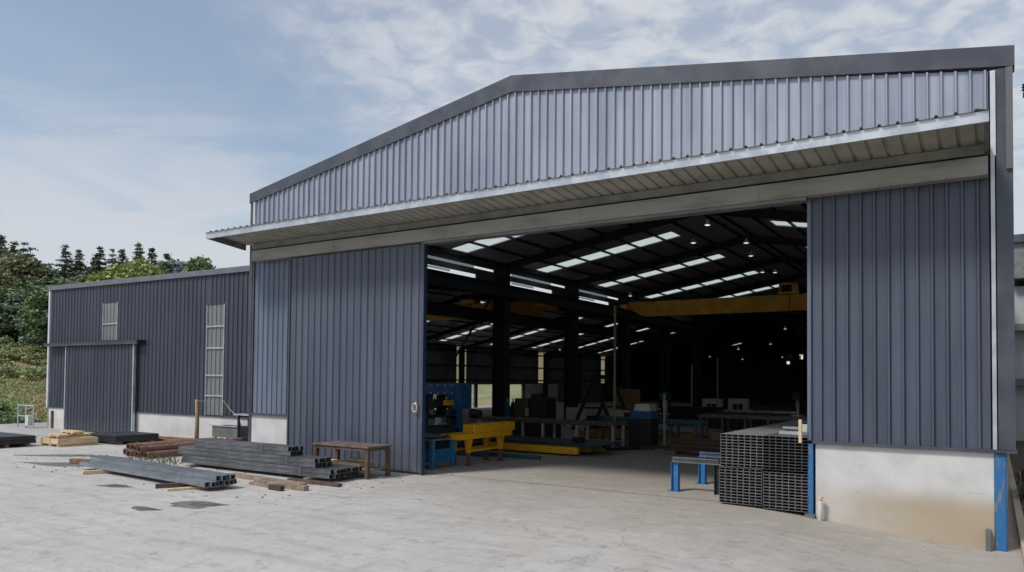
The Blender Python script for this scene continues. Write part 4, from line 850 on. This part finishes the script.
g = MB(); g.box(.72, 2.2, 19.6, 21.2, .35, .5); g.build('frame', bluep2, t_); g = MB(); g.box(.72, .8, 19.6, 19.7, .5, 1.5); g.box(.72, 1.9, 19.6, 19.7, 1.5, 1.58); g.box(1.8, 1.9, 19.6, 19.7, .5, 1.498); g.build('handle', bluep2, t_)
for y in (19.75, 20.95):
    for x in (.62, 2.25):
        w_ = MB(); w_.tube([(x-.07, y, .0), (x+.07, y, .0)], .3, 18); wo_ = w_.build('tyre', black, t_, smooth=False); MB().tube([(x-.075, y, .0), (x+.075, y, .0)], .15, 12).build('rim', galv, wo_)
t_ = thing('scrap_pallet', 'dark pallet of scrap lying on the dirt beyond the blue column', 'pallet', (.95, 24, -.25)); 
g = MB()
for k in range(5): g.box(.6+.3*k, .6+.3*k+.12, 23.4, 24.8, -.24, -.12)
g.build('deck_board', oldwood, t_); g = MB()
for k in range(7): g.cbox((.8+.2*k, 24+.1*math.sin(k*2), .0+.08*(k % 3)), (.16, .5, .2))
g.build('scrap_pile', dark, t_)

# ------------------------------------------------------------------ vegetation
def leaf_quads(mb, c, s_, rr, flat=.0):
    th = rr.uniform(0, 6.283); ph = math.acos(rr.uniform(-1, 1)) if rr.random() > flat else rr.uniform(0, .5)
    nrm = Vector((math.sin(ph)*math.cos(th), math.sin(ph)*math.sin(th), math.cos(ph))); a = nrm.orthogonal().normalized(); b_ = nrm.cross(a); an = rr.uniform(0, 3.14); a2 = a*math.cos(an)+b_*math.sin(an); b2 = nrm.cross(a2); c = Vector(c)
    s2 = s_*rr.uniform(.6, 1.3)
    mb.add([c-a2*s2*.5-b2*s2*.25, c+a2*s2*.1-b2*s2*.45, c+a2*s2*.55+b2*s2*.05, c-a2*s2*.1+b2*s2*.4], [(0, 1, 2, 3)])
def broad_mesh(seed, nclump=60, per=130, leaf=.042, squash=.8):
    rr = random.Random(seed); mb = MB(); tk = MB()       # unit crown: height 1, base of trunk at 0
    tk.tube([(0, 0, 0), (.01, 0, .25), (-.01, .01, .5), (.01, 0, .75)], .028, 8, r1=.008)
    for k in range(nclump):
        th = rr.uniform(0, 6.283); z = rr.uniform(.0, 1); rad = (math.sin(math.pi*min(1, z*.85+.18)))**.7*.36*rr.uniform(.35, 1.05); c = Vector((rad*math.cos(th), rad*math.sin(th), .22+.7*z)); cr = rr.uniform(.07, .15)
        if k % 4 == 0: tk.tube([(0, 0, .2+.4*z*rr.random()), tuple(c)], .012, 5, r1=.003)
        for j in range(per):
            v = Vector((rr.gauss(0, 1), rr.gauss(0, 1), rr.gauss(0, 1))).normalized()*cr*rr.uniform(.55, 1.08); v.z *= squash; leaf_quads(mb, c+v, leaf, rr)
    return mb, tk
def conifer_mesh(seed, n_=22, sparse=1., w=.22):
    rr = random.Random(seed); mb = MB(); tk = MB(); tk.tube([(0, 0, 0), (0, 0, .5), (0, 0, .95)], .016, 7, r1=.002)
    for k in range(n_):
        z = .12+.88*k/n_+rr.uniform(-.015, .015); ln = w*(1-z)**.95*rr.uniform(.65, 1.1)+.006
        nb = 6 if z < .8 else 4
        for j in range(nb):
            if rr.random() > sparse: continue
            th = j/nb*6.283+rr.uniform(-.5, .5); L_ = ln*rr.uniform(.55, 1.15); d = Vector((math.cos(th), math.sin(th), rr.uniform(-.3, .15)))
            e = Vector((0, 0, z))+d*L_; tk.tube([(0, 0, z), tuple(e)], .004, 4, r1=.001)
            for q in range(int(14+L_*190)):
                f = rr.random()**.7; p = Vector((0, 0, z))+d*L_*f+Vector((rr.gauss(0, .012), rr.gauss(0, .012), rr.gauss(-.006, .01))); leaf_quads(mb, p, .026, rr, .6)
    return mb, tk
BM = [tuple(x.build('tmp', leafM) for x in broad_mesh(s_)) for s_ in (1, 2, 3)]
CM = [tuple(x.build('tmp', leafD) for x in conifer_mesh(s_, sp_a, sp_b, w_)) for s_, sp_a, sp_b, w_ in ((11, 24, .95, .4), (12, 26, .9, .34), (13, 20, .8, .32))]
PM = [tuple(x.build('tmp', leafD) for x in conifer_mesh(21, 14, .8, .42))]
meshes = {}
def variant(ob, m_, key):
    k = (ob.data.name, m_.name)
    if k not in meshes: me = ob.data.copy(); me.materials.clear(); me.materials.append(m_); me.name = key; meshes[k] = me
    return meshes[k]
def tree(name, pair, m_, bk, x, y, top, wid, lab, group, cat='tree', base=None):
    z0 = ground(x, y) if base is None else base; h = max(1.5, top-z0)
    t_ = thing(name, lab, cat, (x, y, z0-.1), rnd.uniform(0, 6.28), group, local=True); t_.scale = (wid, wid, h)
    for ob, mm, nm in ((pair[0], m_, 'crown'), (pair[1], bk, 'trunk')):
        o = bpy.data.objects.new(nm, variant(ob, mm, nm)); C.objects.link(o); o.parent = t_
    return t_
con = [(-99.9, 42.0, 19.3, 1), (-105.8, 46.0, 19.6, 0), (-98.9, 44.0, 18.9, 3), (-95.0, 43.0, 17.7, 3), (-121.4, 60.0, 22.8, 0), (-121.4, 62.0, 22.4, 1), (-107.9, 58.0, 21.0, 0), (-118.9, 66.0, 23.1, 3), (-105.5, 60.0, 20.8, 1), (-98.0, 58.0, 20.6, 0), (-95.0, 58.0, 19.8, 1), (-168.7, 80.0, 26.2, 0), (-179.3, 84.0, 27.4, 1), (-113, 60, 20.3, 2), (-91.5, 58, 18.9, 2), (-172.5, 80, 26.6, 2)]
cl_ = ['dark conifer at the far left edge of the skyline', 'low dark conifer just right of the far left edge', 'thin tufted pine standing above the left woods, left of two', 'thin tufted pine above the left woods, right of two', 'tall dark conifer standing behind the left end of the side hall roof', 'dark conifer right beside the tallest one over the side hall corner', 'broad pointed conifer above the left part of the side hall roof', 'spindly pine with a small tuft between the conifers', 'pointed conifer rising behind the yellow green tree', 'tallest pointed conifer over the middle of the roofline trees', 'slightly lower conifer right of the pointed one over the yellow green tree', 'hazy far conifer in the gap between the two woods', 'second hazy far conifer in the gap, more to the left', 'sparse conifer filling the space between the dark pointed ones', 'last small conifer of the row before the round trees', 'small hazy far conifer in the gap between woods']
for i, (x, y, tp, kd) in enumerate(con):
    pr_ = PM[0] if kd == 3 else CM[kd]; tree('conifer', pr_, leafHaze if i in (11, 12, 15) else leafD, bark, x, y, tp, (13 if kd != 3 else 11), cl_[i], 'conifers on the wooded skyline')
bro = [(-106.1, 45, 18.2, 9, 'D', 'dense dark tree at the left edge below the conifers'), (-96.2, 42, 16.6, 9, 'O', 'brownish olive tree left of the tufted pines'), (-98.3, 45, 15.8, 10, 'D', 'dark round tree under the tufted pines'),
       (-92.9, 44, 13.9, 9, 'M', 'mid green tree sloping down to the gap in the skyline'), (-98.4, 48, 14.4, 9, 'M', 'green tree at the foot of the skyline gap'), (-96.3, 50, 14.9, 8, 'O', 'olive bush-like tree just above the side hall roof corner'),
       (-84.9, 48, 15.2, 9, 'Y', 'bright yellow green tree behind the side hall roof'), (-80.9, 48, 15.6, 8, 'Y', 'yellow green tree right of the brightest one'), (-84.4, 52, 15.4, 9, 'M', 'mid green tree right of the yellow green pair'),
       (-93.5, 60, 18.2, 8, 'B', 'small hazy tree above the roof between bigger ones'), (-106.7, 70, 20.3, 8, 'B', 'tiny hazy round tree on the skyline above the roof'), (-75.6, 52, 15.7, 8.5, 'M', 'round lollipop tree at the right end of the skyline'),
       (-98.3, 62, 18.6, 9, 'M', 'leafy tree filling between conifers over the roof'), (-88.2, 38, 11.8, 9, 'M', 'large green tree in the middle of the left woods'), (-83.9, 38, 11.0, 8, 'D', 'dark green tree directly left of the side hall corner'),
       (-85, 40, 10.6, 8, 'M', 'green tree touching the side hall corner trim'), (-90.5, 38, 11.2, 8, 'O', 'olive green tree low at the left edge of the woods')]
mm = {'D': leafD, 'M': leafM, 'O': leafO, 'Y': leafY, 'B': leafHaze}
for i, (x, y, tp, w_, k_, lab) in enumerate(bro): tree('broadleaf_tree', BM[i % 3], mm[k_], barkp, x, y, tp, w_*1.25, lab, 'broadleaf trees on the hillside')
# filler trees packed into the slope
rr = random.Random(5)
for i in range(46):
    f = rr.random(); Y = rr.uniform(37, 56); px = rr.uniform(-30, 190); X = -Y*(2.372-px*.00455) ; 
    tp = 2.275+Y*(.225-.00018*px)+rr.uniform(-1.5, 1.)
    z0 = ground(X, Y); 
    if tp-z0 < 3: tp = z0+rr.uniform(3, 4.5)
    tree('broadleaf_tree', BM[i % 3], [leafD, leafM, leafM, leafO, leafD][i % 5], bark, X, Y, tp, rr.uniform(7.5, 10.5), 'one of the closely packed green trees filling the wooded slope', 'packed trees of the wooded slope')
for i in range(16):
    Y = rr.uniform(74, 92); px = rr.uniform(20, 110); X = -Y*(2.372-px*.00455)
    tree('broadleaf_tree', BM[i % 3], leafHaze, bark, X, Y, 2.275+Y*.262+rr.uniform(-1.5, .5), rr.uniform(9, 13), 'one of the hazy distant trees on the far ridge in the skyline gap', 'hazy trees of the far ridge')
for a, c in BM+CM+PM: bpy.data.objects.remove(a); bpy.data.objects.remove(c)
# shrubs on the slope
def shrub_mesh(seed):
    r_ = random.Random(seed); mb = MB(); tk = MB()
    for k in range(7): th = r_.uniform(0, 6.28); tk.tube([(0, 0, 0), (.3*math.cos(th), .3*math.sin(th), r_.uniform(.4, .8))], .02, 4, r1=.005)
    for k in range(16):
        th = r_.uniform(0, 6.28); q = r_.uniform(0, .4); c = Vector((q*math.cos(th), q*math.sin(th), r_.uniform(.2, .75))); cr = r_.uniform(.12, .26)
        for j in range(60):
            v = Vector((r_.gauss(0, 1), r_.gauss(0, 1), r_.gauss(0, 1))).normalized()*cr*r_.uniform(.5, 1.1); p = c+v; p.z = max(p.z, .01); leaf_quads(mb, p, .09, r_)
    return mb, tk
sm = [tuple(x.build('tmp', bushm) for x in shrub_mesh(s_)) for s_ in (31, 32)]
r3 = random.Random(9)
shr = []
for i in range(40):
    Y = r3.uniform(27, 37); px = r3.uniform(-25, 50); X = -Y*(2.372-px*.0056); shr.append((X, Y, r3.uniform(.8, 1.4), r3.uniform(1.6, 2.8), 0))
for i in range(12):
    Y = r3.uniform(17.5, 19.5); px = r3.uniform(-20, 44); X = -Y*(2.372-px*.0056)-1.5; shr.append((X, Y, r3.uniform(.5, .8), r3.uniform(1.2, 1.9), 1))
for i, (X, Y, h_, w_, kd) in enumerate(shr):
    z0 = ground(X, Y); t_ = tree('shrub', sm[i % 2], leafM if kd else bushm, bark, X, Y, z0+h_, w_, 'low dark green shrub along the foot of the grassy slope' if kd else 'grey green shrub among many on the brushy band above the dry grass', 'dark shrubs at the slope foot' if kd else 'shrubs on the brushy band of the hill', 'shrub'); t_.scale = (w_, w_, h_)
for a, c in sm: bpy.data.objects.remove(a); bpy.data.objects.remove(c)
# grass tufts on the slope, weeds by the pipes
def tufts(n_, xr, yr, h_, name, m_, lab_kind, f=ground, wd=.05):
    mb = MB(); r_ = random.Random(n_)
    for k in range(n_):
        x = r_.uniform(*xr); y = r_.uniform(*yr); z = f(x, y)
        for j in range(4):
            th = r_.uniform(0, 6.28); hh = h_*r_.uniform(.5, 1.3); dx, dy = math.cos(th), math.sin(th); lean = r_.uniform(.1, .5)*hh
            mb.add([(x-dy*wd, y+dx*wd, z), (x+dy*wd, y-dx*wd, z), (x+dx*lean, y+dy*lean, z+hh)], [(0, 1, 2)])
    tag(mb.build(name, m_), lab_kind, 'grass', kind='stuff')
tufts(30000, (-84, -41.5), (14, 38), .13, 'grass', bladem, 'dry and green grass covering the hillside slope', wd=.09)
tufts(120, (-19.3, -17.6), (10.9, 12.2), .11, 'weeds', leafO, 'green weeds growing between the rusty pipes and the tube stack', f=lambda x, y: 0, wd=.012)
tufts(500, (.5, 3), (13, 26), .12, 'weeds', leafM, 'sparse weeds on the dirt strip right of the workshop', f=lambda x, y: -.27, wd=.012)
# small litter of chips on the concrete
g = MB(); r_ = random.Random(3)
for k in range(260):
    x = r_.uniform(-22, -10.5); y = r_.uniform(8.8, 14.5); s_ = r_.uniform(.008, .03); g.cbox((x, y, s_*.4), (s_*r_.uniform(1, 2.5), s_, s_*.8))
tag(g.build('litter', oldwood), 'tiny chips and crumbs scattered around the yard stacks', 'litter', kind='stuff')
